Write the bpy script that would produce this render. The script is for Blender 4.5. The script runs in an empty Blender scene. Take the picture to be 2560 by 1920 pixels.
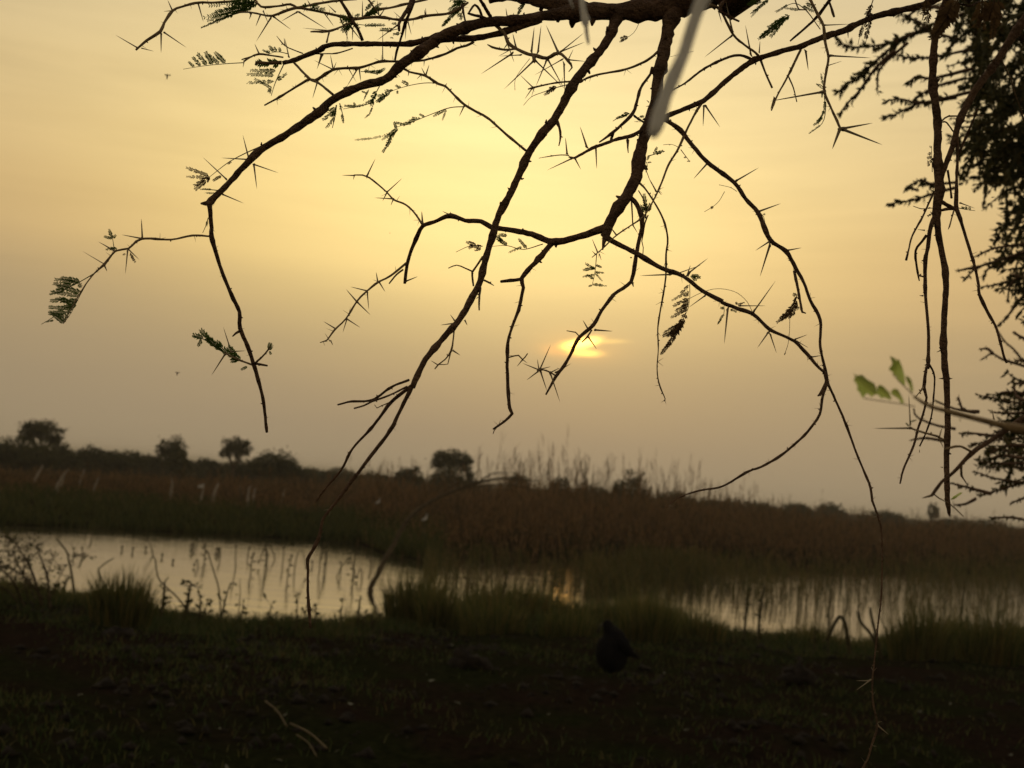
import bpy, bmesh, math, random
import numpy as np
from mathutils import Vector, Matrix, noise as mnoise

random.seed(7)
rng = np.random.default_rng(11)
scene = bpy.context.scene
COL = scene.collection
rad = math.radians

# ------------------------------------------------------------------ camera
FPX = 2700.0                       # focal length in pixels of a 2560 px wide frame
SLOPE = 0.081; HOR0 = 1110.0        # the horizon runs through y = HOR0 + SLOPE * x in the photograph
PHI = math.atan(SLOPE)             # camera roll
THETA = math.atan((HOR0 + SLOPE * 1280 - 960) * math.cos(PHI) / FPX)     # camera pitch (looking slightly up)
CAM = Vector((0.0, 0.0, 1.9))
_Z = Vector((math.sin(PHI) * math.cos(THETA), math.cos(PHI) * math.cos(THETA), -math.sin(THETA)))
_F = Vector((0, 0, -1))
_Y = (_F - _Z * _F.dot(_Z)).normalized()
_X = _Y.cross(_Z)
ROT = Matrix((_X, _Y, _Z))         # camera local -> world
cam_data = bpy.data.cameras.new('camera')
cam = bpy.data.objects.new('camera', cam_data)
COL.objects.link(cam)
cam.matrix_world = Matrix.Translation(CAM) @ ROT.to_4x4()
cam_data.sensor_width = 36.0
cam_data.lens = FPX / 2560.0 * 36.0
cam_data.clip_start = 0.02
cam_data.clip_end = 6000.0
cam_data.dof.use_dof = True
cam_data.dof.focus_distance = 1.27
cam_data.dof.aperture_fstop = 8.5
scene.camera = cam
RIGHT = ROT @ Vector((1, 0, 0)); UP = ROT @ Vector((0, 1, 0)); FWD = ROT @ Vector((0, 0, -1))

def ray(px, py):
    return ROT @ Vector(((px - 1280) / FPX, -(py - 960) / FPX, -1.0))
def at(px, py, d):
    return CAM + ray(px, py) * d
def onz(px, py, z=0.0):
    r = ray(px, py)
    return CAM + r * ((z - CAM.z) / r.z)

# ------------------------------------------------------------------ sky, sun, exposure
SUN_PX = (1452, 868)
sd = ray(*SUN_PX).normalized()
SUN_EL = math.degrees(math.asin(sd.z)); SUN_AZ = math.degrees(math.atan2(sd.x, sd.y))
world = bpy.data.worlds.new('World'); scene.world = world
world.use_nodes = True
wt = world.node_tree; wt.nodes.clear()
def N(tree, kind, **kw):
    n = tree.nodes.new(kind)
    for k, v in kw.items():
        setattr(n, k, v)
    return n
def L(tree, a, b): tree.links.new(a, b)
def wm(op, a, b=None, clamp=False):
    n = N(wt, 'ShaderNodeMath', operation=op, use_clamp=clamp)
    for i, v in enumerate((a, b)):
        if v is None: continue
        if isinstance(v, (int, float)): n.inputs[i].default_value = v
        else: L(wt, v, n.inputs[i])
    return n.outputs[0]
def wramp(fac, stops, interp='B_SPLINE'):
    n = N(wt, 'ShaderNodeValToRGB'); cr = n.color_ramp; cr.interpolation = interp
    while len(cr.elements) < len(stops): cr.elements.new(0.5)
    for e, (p, c) in zip(cr.elements, stops):
        e.position = p; e.color = (*c, 1) if len(c) == 3 else c
    L(wt, fac, n.inputs[0]); return n.outputs[0]
def wmixc(kind, fac, a, b):
    n = N(wt, 'ShaderNodeMix', data_type='RGBA', blend_type=kind)
    for s, v in ((n.inputs[0], fac), (n.inputs[6], a), (n.inputs[7], b)):
        if isinstance(v, (int, float)): s.default_value = v
        elif isinstance(v, tuple): s.default_value = (*v, 1)
        else: L(wt, v, s)
    return n.outputs[2]
tc = N(wt, 'ShaderNodeTexCoord')
nrm = N(wt, 'ShaderNodeVectorMath', operation='NORMALIZE'); L(wt, tc.outputs['Generated'], nrm.inputs[0])
sep = N(wt, 'ShaderNodeSeparateXYZ'); L(wt, nrm.outputs[0], sep.inputs[0])
el = wm('MULTIPLY', wm('ARCSINE', sep.outputs[2]), 57.29578)
az = wm('SUBTRACT', wm('MULTIPLY', wm('ARCTAN2', sep.outputs[0], sep.outputs[1]), 57.29578), SUN_AZ)
az = wm('SUBTRACT', wm('MODULO', wm('ADD', az, 540.0), 360.0), 180.0)
def comb(x, y, z=0.0):
    n = N(wt, 'ShaderNodeCombineXYZ')
    for s, v in zip(n.inputs, (x, y, z)):
        if isinstance(v, (int, float)): s.default_value = v
        else: L(wt, v, s)
    return n.outputs[0]
def wnoise(vec, scale, detail=4.0, rough=0.55, dist=0.0):
    n = N(wt, 'ShaderNodeTexNoise'); L(wt, vec, n.inputs['Vector'])
    n.inputs['Scale'].default_value = scale; n.inputs['Detail'].default_value = detail
    n.inputs['Roughness'].default_value = rough; n.inputs['Distortion'].default_value = dist
    return n.outputs[0]
# veils of dust drawn out along the horizon
streak = wnoise(comb(wm('MULTIPLY', az, 0.035), wm('MULTIPLY', el, 0.36), wm('MULTIPLY', az, 0.004)), 1.0, 5.0, 0.5, 0.4)
wisp = wnoise(comb(wm('MULTIPLY', az, 0.09), wm('ADD', wm('MULTIPLY', el, 0.8), wm('MULTIPLY', az, -0.03)), 4.0), 1.0, 4.0, 0.5, 0.6)
el_w = wm('ADD', el, wm('MULTIPLY', wm('SUBTRACT', streak, 0.5), 3.2))
fac = wm('DIVIDE', wm('ADD', el_w, 10.0), 100.0, True)
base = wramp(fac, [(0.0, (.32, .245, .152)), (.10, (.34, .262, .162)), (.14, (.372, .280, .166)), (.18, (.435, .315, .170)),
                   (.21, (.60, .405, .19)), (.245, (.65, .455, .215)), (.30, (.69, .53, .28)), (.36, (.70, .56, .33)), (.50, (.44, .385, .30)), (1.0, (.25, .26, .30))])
def gauss(x0, sx, y0, sy, el_in=None):
    e = el if el_in is None else el_in
    u = wm('DIVIDE', wm('SUBTRACT', az, x0), sx); v = wm('DIVIDE', wm('SUBTRACT', e, y0), sy)
    return wm('EXPONENT', wm('MULTIPLY', wm('ADD', wm('MULTIPLY', u, u), wm('MULTIPLY', v, v)), -1.0))
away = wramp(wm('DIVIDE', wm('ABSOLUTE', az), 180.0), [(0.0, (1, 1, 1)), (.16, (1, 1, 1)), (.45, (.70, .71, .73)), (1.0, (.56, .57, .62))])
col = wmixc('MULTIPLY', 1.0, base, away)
band = wm('ADD', 0.955, wm('ADD', wm('MULTIPLY', wm('SUBTRACT', streak, 0.5), 0.10), wm('MULTIPLY', wm('SUBTRACT', wisp, 0.32), 0.22)))
hi = wm('DIVIDE', wm('SUBTRACT', el, 6.0), 12.0, True)
band = wm('ADD', wm('MULTIPLY', hi, wm('SUBTRACT', band, 1.0)), 1.0)
lift = wm('DIVIDE', wm('SUBTRACT', el, 2.5), 8.5, True)
glow = wmixc('MULTIPLY', 1.0, comb(wm('MULTIPLY', lift, gauss(-5.0, 17.5, 15.2, 9.2)), wm('MULTIPLY', lift, gauss(-5.0, 17.0, 15.2, 9.0)), wm('MULTIPLY', lift, gauss(-4.0, 15.0, 15.5, 8.8))), (.53, .432, .143))
col = wmixc('ADD', 1.0, col, glow)
col = wmixc('MULTIPLY', 1.0, col, comb(band, band, band))
# the veiled sun: bright gaps torn in a low bank of dust
def azel(px, py):
    v = ray(px, py).normalized(); a_ = math.degrees(math.atan2(v.x, v.y)) - SUN_AZ; return a_, math.degrees(math.asin(v.z))
tear = wnoise(comb(wm('MULTIPLY', az, 1.1), wm('MULTIPLY', el, 3.0)), 1.0, 3.0, 0.5, 0.3)
azn = wm('ADD', az, wm('MULTIPLY', wm('SUBTRACT', tear, .5), .5)); eln = wm('ADD', el, wm('MULTIPLY', wm('SUBTRACT', tear, .5), .16))
def gap(px, py, hw, hh, tilt=0.0, hard=True):
    x0, y0 = azel(px, py)
    du = wm('SUBTRACT', azn, x0); dv = wm('SUBTRACT', wm('SUBTRACT', eln, y0), wm('MULTIPLY', du, tilt))
    u = wm('DIVIDE', du, hw / 47.0); v = wm('DIVIDE', dv, hh / 47.0)
    q = wm('ADD', wm('MULTIPLY', u, u), wm('MULTIPLY', v, v))
    if hard: q = wm('POWER', q, 1.5)
    return wm('EXPONENT', wm('MULTIPLY', q, -1.0))
def sunlit(col, g, rgb): return wmixc('ADD', 1.0, col, wmixc('MULTIPLY', 1.0, comb(g, g, g), rgb))
col = sunlit(col, gap(1458, 857, 36, 12, .22), (3.8, 1.9, .30))
col = sunlit(col, gap(1462, 882, 40, 9), (1.3, .70, .09))
col = sunlit(col, gap(1421, 864, 24, 11), (.85, .46, .05))
col = sunlit(col, gap(1505, 853, 60, 5, .05), (.34, .20, .03))
col = sunlit(col, gap(1400, 876, 44, 14, 0, False), (.30, .09, .0))
col = sunlit(col, gap(1450, 868, 100, 38, 0, False), (.20, .075, .0))
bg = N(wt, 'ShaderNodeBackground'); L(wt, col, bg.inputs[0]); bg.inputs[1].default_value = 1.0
skyt = N(wt, 'ShaderNodeTexSky', sky_type='NISHITA')
skyt.sun_disc = False; skyt.sun_elevation = rad(SUN_EL); skyt.sun_rotation = rad(SUN_AZ)
skyt.dust_density = 6.0; skyt.air_density = 1.5
bg2 = N(wt, 'ShaderNodeBackground'); L(wt, skyt.outputs[0], bg2.inputs[0]); bg2.inputs[1].default_value = 0.0015
adds = N(wt, 'ShaderNodeAddShader'); L(wt, bg.outputs[0], adds.inputs[0]); L(wt, bg2.outputs[0], adds.inputs[1])
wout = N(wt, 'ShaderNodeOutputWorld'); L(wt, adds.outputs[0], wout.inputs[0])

sun_data = bpy.data.lights.new('sun', 'SUN')
sun_data.energy = 0.0008; sun_data.angle = rad(1.2); sun_data.color = (1.0, .42, .07)
sun = bpy.data.objects.new('sun', sun_data); COL.objects.link(sun)
sun.rotation_euler = (-sd).to_track_quat('-Z', 'Y').to_euler()

scene.view_settings.view_transform = 'Standard'; scene.view_settings.look = 'None'
scene.view_settings.exposure = 0.0; scene.view_settings.gamma = 1.0
scene.view_settings.use_curve_mapping = False
scene.cycles.use_denoising = True
scene.cycles.max_bounces = 5; scene.cycles.transparent_max_bounces = 6
scene.cycles.volume_bounces = 0

# ------------------------------------------------------------------ helpers
def tag(o, label=None, cat=None, group=None, kind=None):
    if label: o['label'] = label
    if cat: o['category'] = cat
    if group: o['group'] = group
    if kind: o['kind'] = kind
    return o
def empty(name, loc=(0, 0, 0)):
    o = bpy.data.objects.new(name, None); o.empty_display_size = .1
    COL.objects.link(o); o.location = loc; return o
def link(name, me, mat=None, parent=None, loc=None):
    o = bpy.data.objects.new(name, me); COL.objects.link(o)
    if mat is not None and not me.materials: me.materials.append(mat)
    if parent is not None: o.parent = parent
    if loc is not None: o.location = loc
    return o
def tri_mesh(name, V, T, smooth=False):
    V = np.ascontiguousarray(V, dtype=np.float32); T = np.ascontiguousarray(T, dtype=np.int32)
    me = bpy.data.meshes.new(name)
    me.vertices.add(len(V)); me.vertices.foreach_set('co', V.ravel())
    me.loops.add(T.size); me.loops.foreach_set('vertex_index', T.ravel())
    me.polygons.add(len(T)); me.polygons.foreach_set('loop_start', np.arange(0, T.size, 3, dtype=np.int32))
    me.update(calc_edges=True); me.validate()
    if smooth: me.polygons.foreach_set('use_smooth', np.ones(len(T), dtype=bool))
    return me
class MB:                                   # collects triangles
    def __init__(s): s.v = []; s.t = []; s.n = 0
    def add(s, V, T):
        s.v.append(np.asarray(V, dtype=np.float32).reshape(-1, 3)); s.t.append(np.asarray(T, dtype=np.int32).reshape(-1, 3) + s.n)
        s.n += len(s.v[-1])
    def mesh(s, name, smooth=False): return tri_mesh(name, np.concatenate(s.v), np.concatenate(s.t), smooth)
    def build(s, name, mat, parent=None, loc=None, smooth=False):
        V = np.concatenate(s.v)
        if loc is not None: V = V - np.asarray(loc, dtype=np.float32)
        me = tri_mesh(name, V, np.concatenate(s.t), smooth)
        return link(name, me, mat, parent, loc)
def catmull(P, R, step):
    P = [Vector(p) for p in P]; n = len(P)
    if n == 1: return P, list(R)
    out = []; rr = []
    for i in range(n - 1):
        p0 = P[i - 1] if i > 0 else P[i] * 2 - P[i + 1]; p1 = P[i]; p2 = P[i + 1]
        p3 = P[i + 2] if i + 2 < n else P[i + 1] * 2 - P[i]
        k = max(1, int((p2 - p1).length / step))
        for j in range(k):
            t = j / k; t2 = t * t; t3 = t2 * t
            out.append(0.5 * ((2 * p1) + (p2 - p0) * t + (2 * p0 - 5 * p1 + 4 * p2 - p3) * t2 + (3 * p1 - p0 - 3 * p2 + p3) * t3))
            rr.append(R[i] * (1 - t) + R[i + 1] * t)
    out.append(P[-1]); rr.append(R[-1]); return out, rr
def tube(mb, P, R, sides=8, rough=0.0, seed=0, cap=True):
    """a swept limb with uneven girth"""
    n = len(P); V = np.zeros((n * sides + 2, 3), dtype=np.float32); T = []
    t = (P[1] - P[0]).normalized()
    up = Vector((0, 0, 1)) if abs(t.z) < .9 else Vector((1, 0, 0))
    u = t.cross(up).normalized()
    for i in range(n):
        t = (P[min(i + 1, n - 1)] - P[max(i - 1, 0)])
        t = t.normalized() if t.length > 1e-9 else Vector((0, 0, 1))
        u = (u - t * u.dot(t)).normalized(); v = t.cross(u)
        for k in range(sides):
            a = 2 * math.pi * k / sides; r = R[i]
            d = u * math.cos(a) + v * math.sin(a)
            if rough:
                q = (P[i] + d * R[i]) * 0.9 / max(R[i], 1e-4)
                r *= 1 + rough * (mnoise.noise(q * .8 + Vector((seed, 0, 0))) + .6 * mnoise.noise(q * 2.3 + Vector((0, seed, 0))))
            V[i * sides + k] = P[i] + d * r
    V[n * sides] = P[0]; V[n * sides + 1] = P[-1]
    for i in range(n - 1):
        for k in range(sides):
            a = i * sides + k; b = i * sides + (k + 1) % sides; c = a + sides; d = b + sides
            T.append((a, b, d)); T.append((a, d, c))
    if cap:
        for k in range(sides):
            T.append((n * sides, (k + 1) % sides, k)); T.append((n * sides + 1, (n - 1) * sides + k, (n - 1) * sides + (k + 1) % sides))
    mb.add(V, T)
_ico = None
def ico():
    global _ico
    if _ico is None:
        bm = bmesh.new(); bmesh.ops.create_icosphere(bm, subdivisions=2, radius=1)
        bm.verts.index_update()
        _ico = (np.array([v.co[:] for v in bm.verts]), np.array([[v.index for v in f.verts] for f in bm.faces])); bm.free()
    return _ico
def blob(mb, c, r, lump=.25, seed=0.0):
    V, T = ico(); out = []
    for v in V:
        q = Vector(v); k = 1 + lump * mnoise.noise(q * 1.7 + Vector((seed, seed * .3, 0)))
        out.append((c[0] + v[0] * r[0] * k, c[1] + v[1] * r[1] * k, c[2] + v[2] * r[2] * k))
    mb.add(out, T)
def blades(mb, base, h, w, lean, curve=.5, az=None):
    """many grass blades at once: base (n,3), h, w (n), lean (n,2) offset of the tip"""
    n = len(base); base = np.asarray(base, dtype=np.float64)
    h = np.broadcast_to(np.asarray(h, dtype=np.float64), (n,)); w = np.broadcast_to(np.asarray(w, dtype=np.float64), (n,))
    az = rng.uniform(0, math.pi, n) if az is None else az
    s = np.stack([np.cos(az), np.sin(az), np.zeros(n)], 1) * (w / 2)[:, None]
    l3 = np.concatenate([lean, np.zeros((n, 1))], 1); up = np.array([0, 0, 1.0])
    mid = base + up * (h * .58)[:, None] + l3 * (.58 ** (1 + curve) * 1.0)
    tip = base + up * (h * (1 - .12 * np.minimum(1, np.linalg.norm(lean, axis=1) / np.maximum(h, 1e-6))))[:, None] + l3
    V = np.stack([base - s, base + s, mid - s * .75, mid + s * .75, tip], 1).reshape(-1, 3)
    k = np.arange(n)[:, None] * 5
    T = np.concatenate([k + np.array([[0, 1, 3]]), k + np.array([[0, 3, 2]]), k + np.array([[2, 3, 4]])], 1).reshape(-1, 3)
    mb.add(V, T)

# ------------------------------------------------------------------ materials
def mat_base(name):
    m = bpy.data.materials.new(name); m.use_nodes = True; t = m.node_tree; t.nodes.clear()
    out = N(t, 'ShaderNodeOutputMaterial'); return m, t, out
def mat_noise(name, c1, c2, scale=20, rough=.85, bump=0.0, trans=0.0, tcol=None, island=False, spec=.2, bscale=None, c3=None):
    """two-tone mottled surface, optional relief, optional light passing through (leaves, grass)"""
    m, t, out = mat_base(name)
    tcn = N(t, 'ShaderNodeTexCoord')
    no = N(t, 'ShaderNodeTexNoise'); no.inputs['Scale'].default_value = scale; no.inputs['Detail'].default_value = 5
    L(t, tcn.outputs['Object'], no.inputs['Vector'])
    fac = no.outputs[0]
    if island:
        ge = N(t, 'ShaderNodeNewGeometry')
        mx = N(t, 'ShaderNodeMath', operation='MULTIPLY_ADD'); L(t, ge.outputs['Random Per Island'], mx.inputs[0]); mx.inputs[1].default_value = .6
        ml = N(t, 'ShaderNodeMath', operation='MULTIPLY'); L(t, fac, ml.inputs[0]); ml.inputs[1].default_value = .4
        L(t, ml.outputs[0], mx.inputs[2]); fac = mx.outputs[0]
    cr = N(t, 'ShaderNodeValToRGB'); e = cr.color_ramp.elements
    e[0].position = .35; e[0].color = (*c1, 1); e[1].position = .65; e[1].color = (*c2, 1)
    if c3:
        x = cr.color_ramp.elements.new(.85); x.color = (*c3, 1)
    L(t, fac, cr.inputs[0])
    p = N(t, 'ShaderNodeBsdfPrincipled'); L(t, cr.outputs[0], p.inputs['Base Color']); p.inputs['Roughness'].default_value = rough
    p.inputs['Specular IOR Level'].default_value = spec
    if bump:
        b = N(t, 'ShaderNodeBump'); b.inputs['Strength'].default_value = bump; b.inputs['Distance'].default_value = .02
        n2 = N(t, 'ShaderNodeTexNoise'); n2.inputs['Scale'].default_value = bscale or scale * 3; n2.inputs['Detail'].default_value = 6
        L(t, tcn.outputs['Object'], n2.inputs['Vector']); L(t, n2.outputs[0], b.inputs['Height']); L(t, b.outputs[0], p.inputs['Normal'])
    if trans:
        tr = N(t, 'ShaderNodeBsdfTranslucent')
        if tcol: tr.inputs[0].default_value = (*tcol, 1)
        else: L(t, cr.outputs[0], tr.inputs[0])
        mx = N(t, 'ShaderNodeMixShader'); mx.inputs[0].default_value = trans
        L(t, p.outputs[0], mx.inputs[1]); L(t, tr.outputs[0], mx.inputs[2]); L(t, mx.outputs[0], out.inputs[0])
    else: L(t, p.outputs[0], out.inputs[0])
    return m
M = {}
M['bark'] = mat_noise('bark', (.13, .080, .052), (.27, .17, .11), 60, .9, .9, bscale=260)
M['twig'] = mat_noise('twig_bark', (.22, .155, .085), (.40, .29, .17), 70, .8, .5, bscale=300)
M['thorn'] = mat_noise('thorn', (.24, .19, .12), (.36, .29, .19), 40, .5, 0, spec=.4)
M['pale'] = mat_noise('bleached_thorn', (.74, .74, .73), (.88, .88, .87), 45, .6, .5, trans=.55, tcol=(.96, .96, .96), spec=.4, bscale=200)
M['leaf'] = mat_noise('acacia_leaf', (.055, .11, .018), (.11, .18, .035), 60, .7, 0, trans=.42, island=True)
M['leaf_dry'] = mat_noise('dry_acacia_leaf', (.09, .055, .025), (.16, .10, .045), 60, .8, 0, trans=.25, island=True)
M['leaf_green'] = mat_noise('fresh_leaf', (.13, .24, .030), (.20, .34, .05), 140, .55, 0, trans=.80, tcol=(.66, .78, .24), c3=(.30, .36, .08))
M['near_twig'] = mat_noise('young_twig_bark', (.30, .21, .12), (.48, .36, .21), 50, .7, .4, trans=.15, bscale=220)
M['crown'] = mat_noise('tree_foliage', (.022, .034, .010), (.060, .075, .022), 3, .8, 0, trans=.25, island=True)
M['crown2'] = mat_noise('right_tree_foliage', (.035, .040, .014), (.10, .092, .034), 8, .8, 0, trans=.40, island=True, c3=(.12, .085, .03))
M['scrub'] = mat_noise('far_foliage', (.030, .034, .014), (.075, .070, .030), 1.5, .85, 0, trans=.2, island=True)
M['trunk'] = mat_noise('far_trunk', (.05, .035, .022), (.09, .06, .04), 12, .9, .4)
M['reed'] = mat_noise('reed', (.060, .046, .024), (.185, .105, .050), .22, .8, 0, trans=.38, island=True, c3=(.24, .15, .08))
M['reed_green'] = mat_noise('green_reed', (.05, .055, .018), (.11, .085, .032), 3.0, .8, 0, trans=.3, island=True)
M['grass_near'] = mat_noise('near_grass', (.030, .050, .014), (.078, .086, .030), .9, .85, 0, trans=.3, island=True, c3=(.10, .075, .035))
M['grass_bank'] = mat_noise('bank_grass', (.055, .072, .022), (.16, .145, .050), 1.2, .85, 0, trans=.35, island=True, c3=(.15, .10, .035))
M['grass_far'] = mat_noise('far_grass', (.030, .042, .012), (.075, .075, .024), .5, .85, 0, trans=.3, island=True)
M['weed'] = mat_noise('weed', (.035, .040, .012), (.08, .075, .022), 14, .8, 0, trans=.3, island=True)
M['stalk'] = mat_noise('water_stalk', (.035, .033, .016), (.075, .062, .028), 30, .8, .3)
M['deadwood'] = mat_noise('dead_wood', (.045, .036, .022), (.10, .075, .045), 24, .9, .7)
M['palestalk'] = mat_noise('bleached_stalk', (.20, .17, .14), (.36, .32, .26), 12, .8, .3)
M['straw'] = mat_noise('straw', (.06, .042, .02), (.12, .085, .042), 30, .7, 0)
M['clod'] = mat_noise('dark_earth', (.010, .008, .006), (.024, .018, .013), 20, .95, .8)
M['bird'] = mat_noise('black_plumage', (.004, .004, .005), (.010, .0095, .011), 60, .9, .5, spec=.05)
M['beak'] = mat_noise('dark_horn', (.02, .018, .016), (.05, .045, .04), 40, .4, 0)
M['white'] = mat_noise('white_plumage', (.34, .33, .31), (.50, .49, .46), 30, .7, 0)
M['litter'] = mat_noise('pale_litter', (.10, .10, .07), (.26, .26, .20), 10, .8, 0, island=True)

# ------------------------------------------------------------------ ground and pond
NEAR_PX = [(-500, 1470), (-200, 1485), (0, 1500), (200, 1520), (400, 1548), (600, 1575), (780, 1582), (930, 1568), (1120, 1552), (1400, 1560),
           (1600, 1575), (1800, 1600), (2050, 1630), (2250, 1618), (2560, 1610), (3000, 1650)]
FAR_PX = [(3000, 1462), (2560, 1437), (2300, 1432), (2000, 1428), (1700, 1416), (1500, 1408), (1300, 1404), (1150, 1400), (1040, 1396), (960, 1382),
          (900, 1356), (700, 1343), (500, 1333), (300, 1321), (100, 1313), (-200, 1300), (-500, 1288)]
POND = np.array([(p.x, p.y) for p in (onz(*q) for q in NEAR_PX + FAR_PX)])
def pond_sd(x, y):
    """signed distance to the pond outline, negative inside"""
    x = np.asarray(x, dtype=np.float64); y = np.asarray(y, dtype=np.float64); shp = x.shape
    x = x.ravel(); y = y.ravel()
    d = np.full(x.shape, 1e9); ins = np.zeros(x.shape, bool)
    for i in range(len(POND)):
        a = POND[i]; b = POND[(i + 1) % len(POND)]; e = b - a
        t = np.clip(((x - a[0]) * e[0] + (y - a[1]) * e[1]) / (e @ e), 0, 1)
        d = np.minimum(d, np.hypot(x - a[0] - t * e[0], y - a[1] - t * e[1]))
        c = (a[1] > y) != (b[1] > y)
        with np.errstate(divide='ignore', invalid='ignore'):
            ins ^= c & (x < (b[0] - a[0]) * (y - a[1]) / (b[1] - a[1] + 1e-12) + a[0])
    return np.where(ins, -d, d).reshape(shp)
def lump(x, y):
    return (.5 * np.sin(x * 1.9 + 1.3 * np.sin(y * 1.1)) * np.sin(y * 2.3 + .7) + .3 * np.sin(x * 4.7 + y * 2.1) * np.sin(y * 5.3 - x * 1.7)
            + .25 * np.sin(x * 9.1 - y * 6.3 + 2 * np.sin(x * 3.1)) * np.sin(y * 8.7 + x * 3.3))
def hgt(x, y):
    x = np.asarray(x, dtype=np.float64); y = np.asarray(y, dtype=np.float64)
    d = pond_sd(x, y)
    d = d + .16 * np.sin(x * 2.1 + .5 * y) + .10 * np.sin(x * 5.3 - y)
    r = np.hypot(x, y)
    out = .40 * (1 - np.exp(-np.maximum(d, 0) / 2.2)) + np.where(r < 40, .065 * lump(x, y), .05 * lump(x * .2, y * .2)) * np.clip(d / 1.2, 0, 1) + .0
    rise = np.clip((r - 60) / 500, 0, 1) * .5
    return np.where(d > 0, out + .012 + rise, np.maximum(-.35, d * .35) - .01)
gx = np.unique(np.concatenate([np.arange(-9, 9.01, .16), np.arange(-36, 36, .6), np.sign(np.linspace(-1, 1, 70)) * (np.abs(np.linspace(-1, 1, 70)) ** 2.4 * 2600)]))
gy = np.unique(np.concatenate([np.arange(-12, 0, .6), np.arange(0, 20, .16), np.arange(20, 60, .6), 60 + np.linspace(0, 1, 50) ** 2.3 * 3500]))
GX, GY = np.meshgrid(gx, gy); GZ = hgt(GX, GY)
V = np.stack([GX, GY, GZ], -1).reshape(-1, 3)
ny, nx = GX.shape; idx = np.arange(ny * nx).reshape(ny, nx)
a, b, c, d = idx[:-1, :-1].ravel(), idx[:-1, 1:].ravel(), idx[1:, 1:].ravel(), idx[1:, :-1].ravel()
gme = tri_mesh('ground', V, np.concatenate([np.stack([a, b, c], 1), np.stack([a, c, d], 1)]), True)
m, t, out = mat_base('soil_and_turf')
tcn = N(t, 'ShaderNodeTexCoord')
def gn(scale, det=6, rough=.6):
    n = N(t, 'ShaderNodeTexNoise'); n.inputs['Scale'].default_value = scale; n.inputs['Detail'].default_value = det; n.inputs['Roughness'].default_value = rough
    L(t, tcn.outputs['Object'], n.inputs['Vector']); return n.outputs[0]
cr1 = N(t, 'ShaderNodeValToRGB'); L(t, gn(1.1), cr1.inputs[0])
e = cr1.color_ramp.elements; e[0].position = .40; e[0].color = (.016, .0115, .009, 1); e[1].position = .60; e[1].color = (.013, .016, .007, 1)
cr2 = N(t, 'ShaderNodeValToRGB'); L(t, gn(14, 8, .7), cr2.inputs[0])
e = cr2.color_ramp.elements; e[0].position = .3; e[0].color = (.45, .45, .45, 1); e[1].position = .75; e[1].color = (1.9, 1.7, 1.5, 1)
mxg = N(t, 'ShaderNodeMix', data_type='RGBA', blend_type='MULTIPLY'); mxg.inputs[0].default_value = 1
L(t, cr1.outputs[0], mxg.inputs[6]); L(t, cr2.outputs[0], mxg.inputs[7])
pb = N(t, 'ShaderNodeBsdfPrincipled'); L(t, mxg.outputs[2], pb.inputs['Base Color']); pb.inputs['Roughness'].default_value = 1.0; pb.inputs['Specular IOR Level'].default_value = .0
bp = N(t, 'ShaderNodeBump'); bp.inputs['Strength'].default_value = .8; bp.inputs['Distance'].default_value = .05
L(t, gn(9, 8, .7), bp.inputs['Height']); L(t, bp.outputs[0], pb.inputs['Normal']); L(t, pb.outputs[0], out.inputs[0])
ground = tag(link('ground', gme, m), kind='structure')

# water: one still sheet over the hollow
m, t, out = mat_base('pond_water')
tcn = N(t, 'ShaderNodeTexCoord'); mp = N(t, 'ShaderNodeMapping'); L(t, tcn.outputs['Object'], mp.inputs[0]); mp.inputs['Scale'].default_value = (.35, 1.6, 1)
n1 = N(t, 'ShaderNodeTexNoise'); n1.inputs['Scale'].default_value = 2.2; n1.inputs['Detail'].default_value = 4; L(t, mp.outputs[0], n1.inputs['Vector'])
bp = N(t, 'ShaderNodeBump'); bp.inputs['Strength'].default_value = .32; bp.inputs['Distance'].default_value = .03
L(t, n1.outputs[0], bp.inputs['Height'])
df = N(t, 'ShaderNodeBsdfDiffuse'); df.inputs[0].default_value = (.10, .082, .052, 1); L(t, bp.outputs[0], df.inputs['Normal'])
gl = N(t, 'ShaderNodeBsdfGlossy'); gl.inputs['Roughness'].default_value = .03; L(t, bp.outputs[0], gl.inputs['Normal'])
fr = N(t, 'ShaderNodeFresnel'); fr.inputs[0].default_value = 1.5; L(t, bp.outputs[0], fr.inputs['Normal'])
fm = N(t, 'ShaderNodeMath', operation='MULTIPLY_ADD', use_clamp=True); L(t, fr.outputs[0], fm.inputs[0]); fm.inputs[1].default_value = .42; fm.inputs[2].default_value = .62
mw = N(t, 'ShaderNodeMixShader'); L(t, fm.outputs[0], mw.inputs[0]); L(t, df.outputs[0], mw.inputs[1]); L(t, gl.outputs[0], mw.inputs[2]); L(t, mw.outputs[0], out.inputs[0])
cx, cy = POND.mean(0)
wv = [(p[0] + (p[0] - cx) * .012, p[1] + (p[1] - cy) * .02, 0.0) for p in POND]
bm = bmesh.new(); f = bm.faces.new([bm.verts.new(v) for v in wv]); bmesh.ops.triangulate(bm, faces=[f])
wme = bpy.data.meshes.new('water'); bm.to_mesh(wme); bm.free()
tag(link('water', wme, m), kind='structure')

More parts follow.
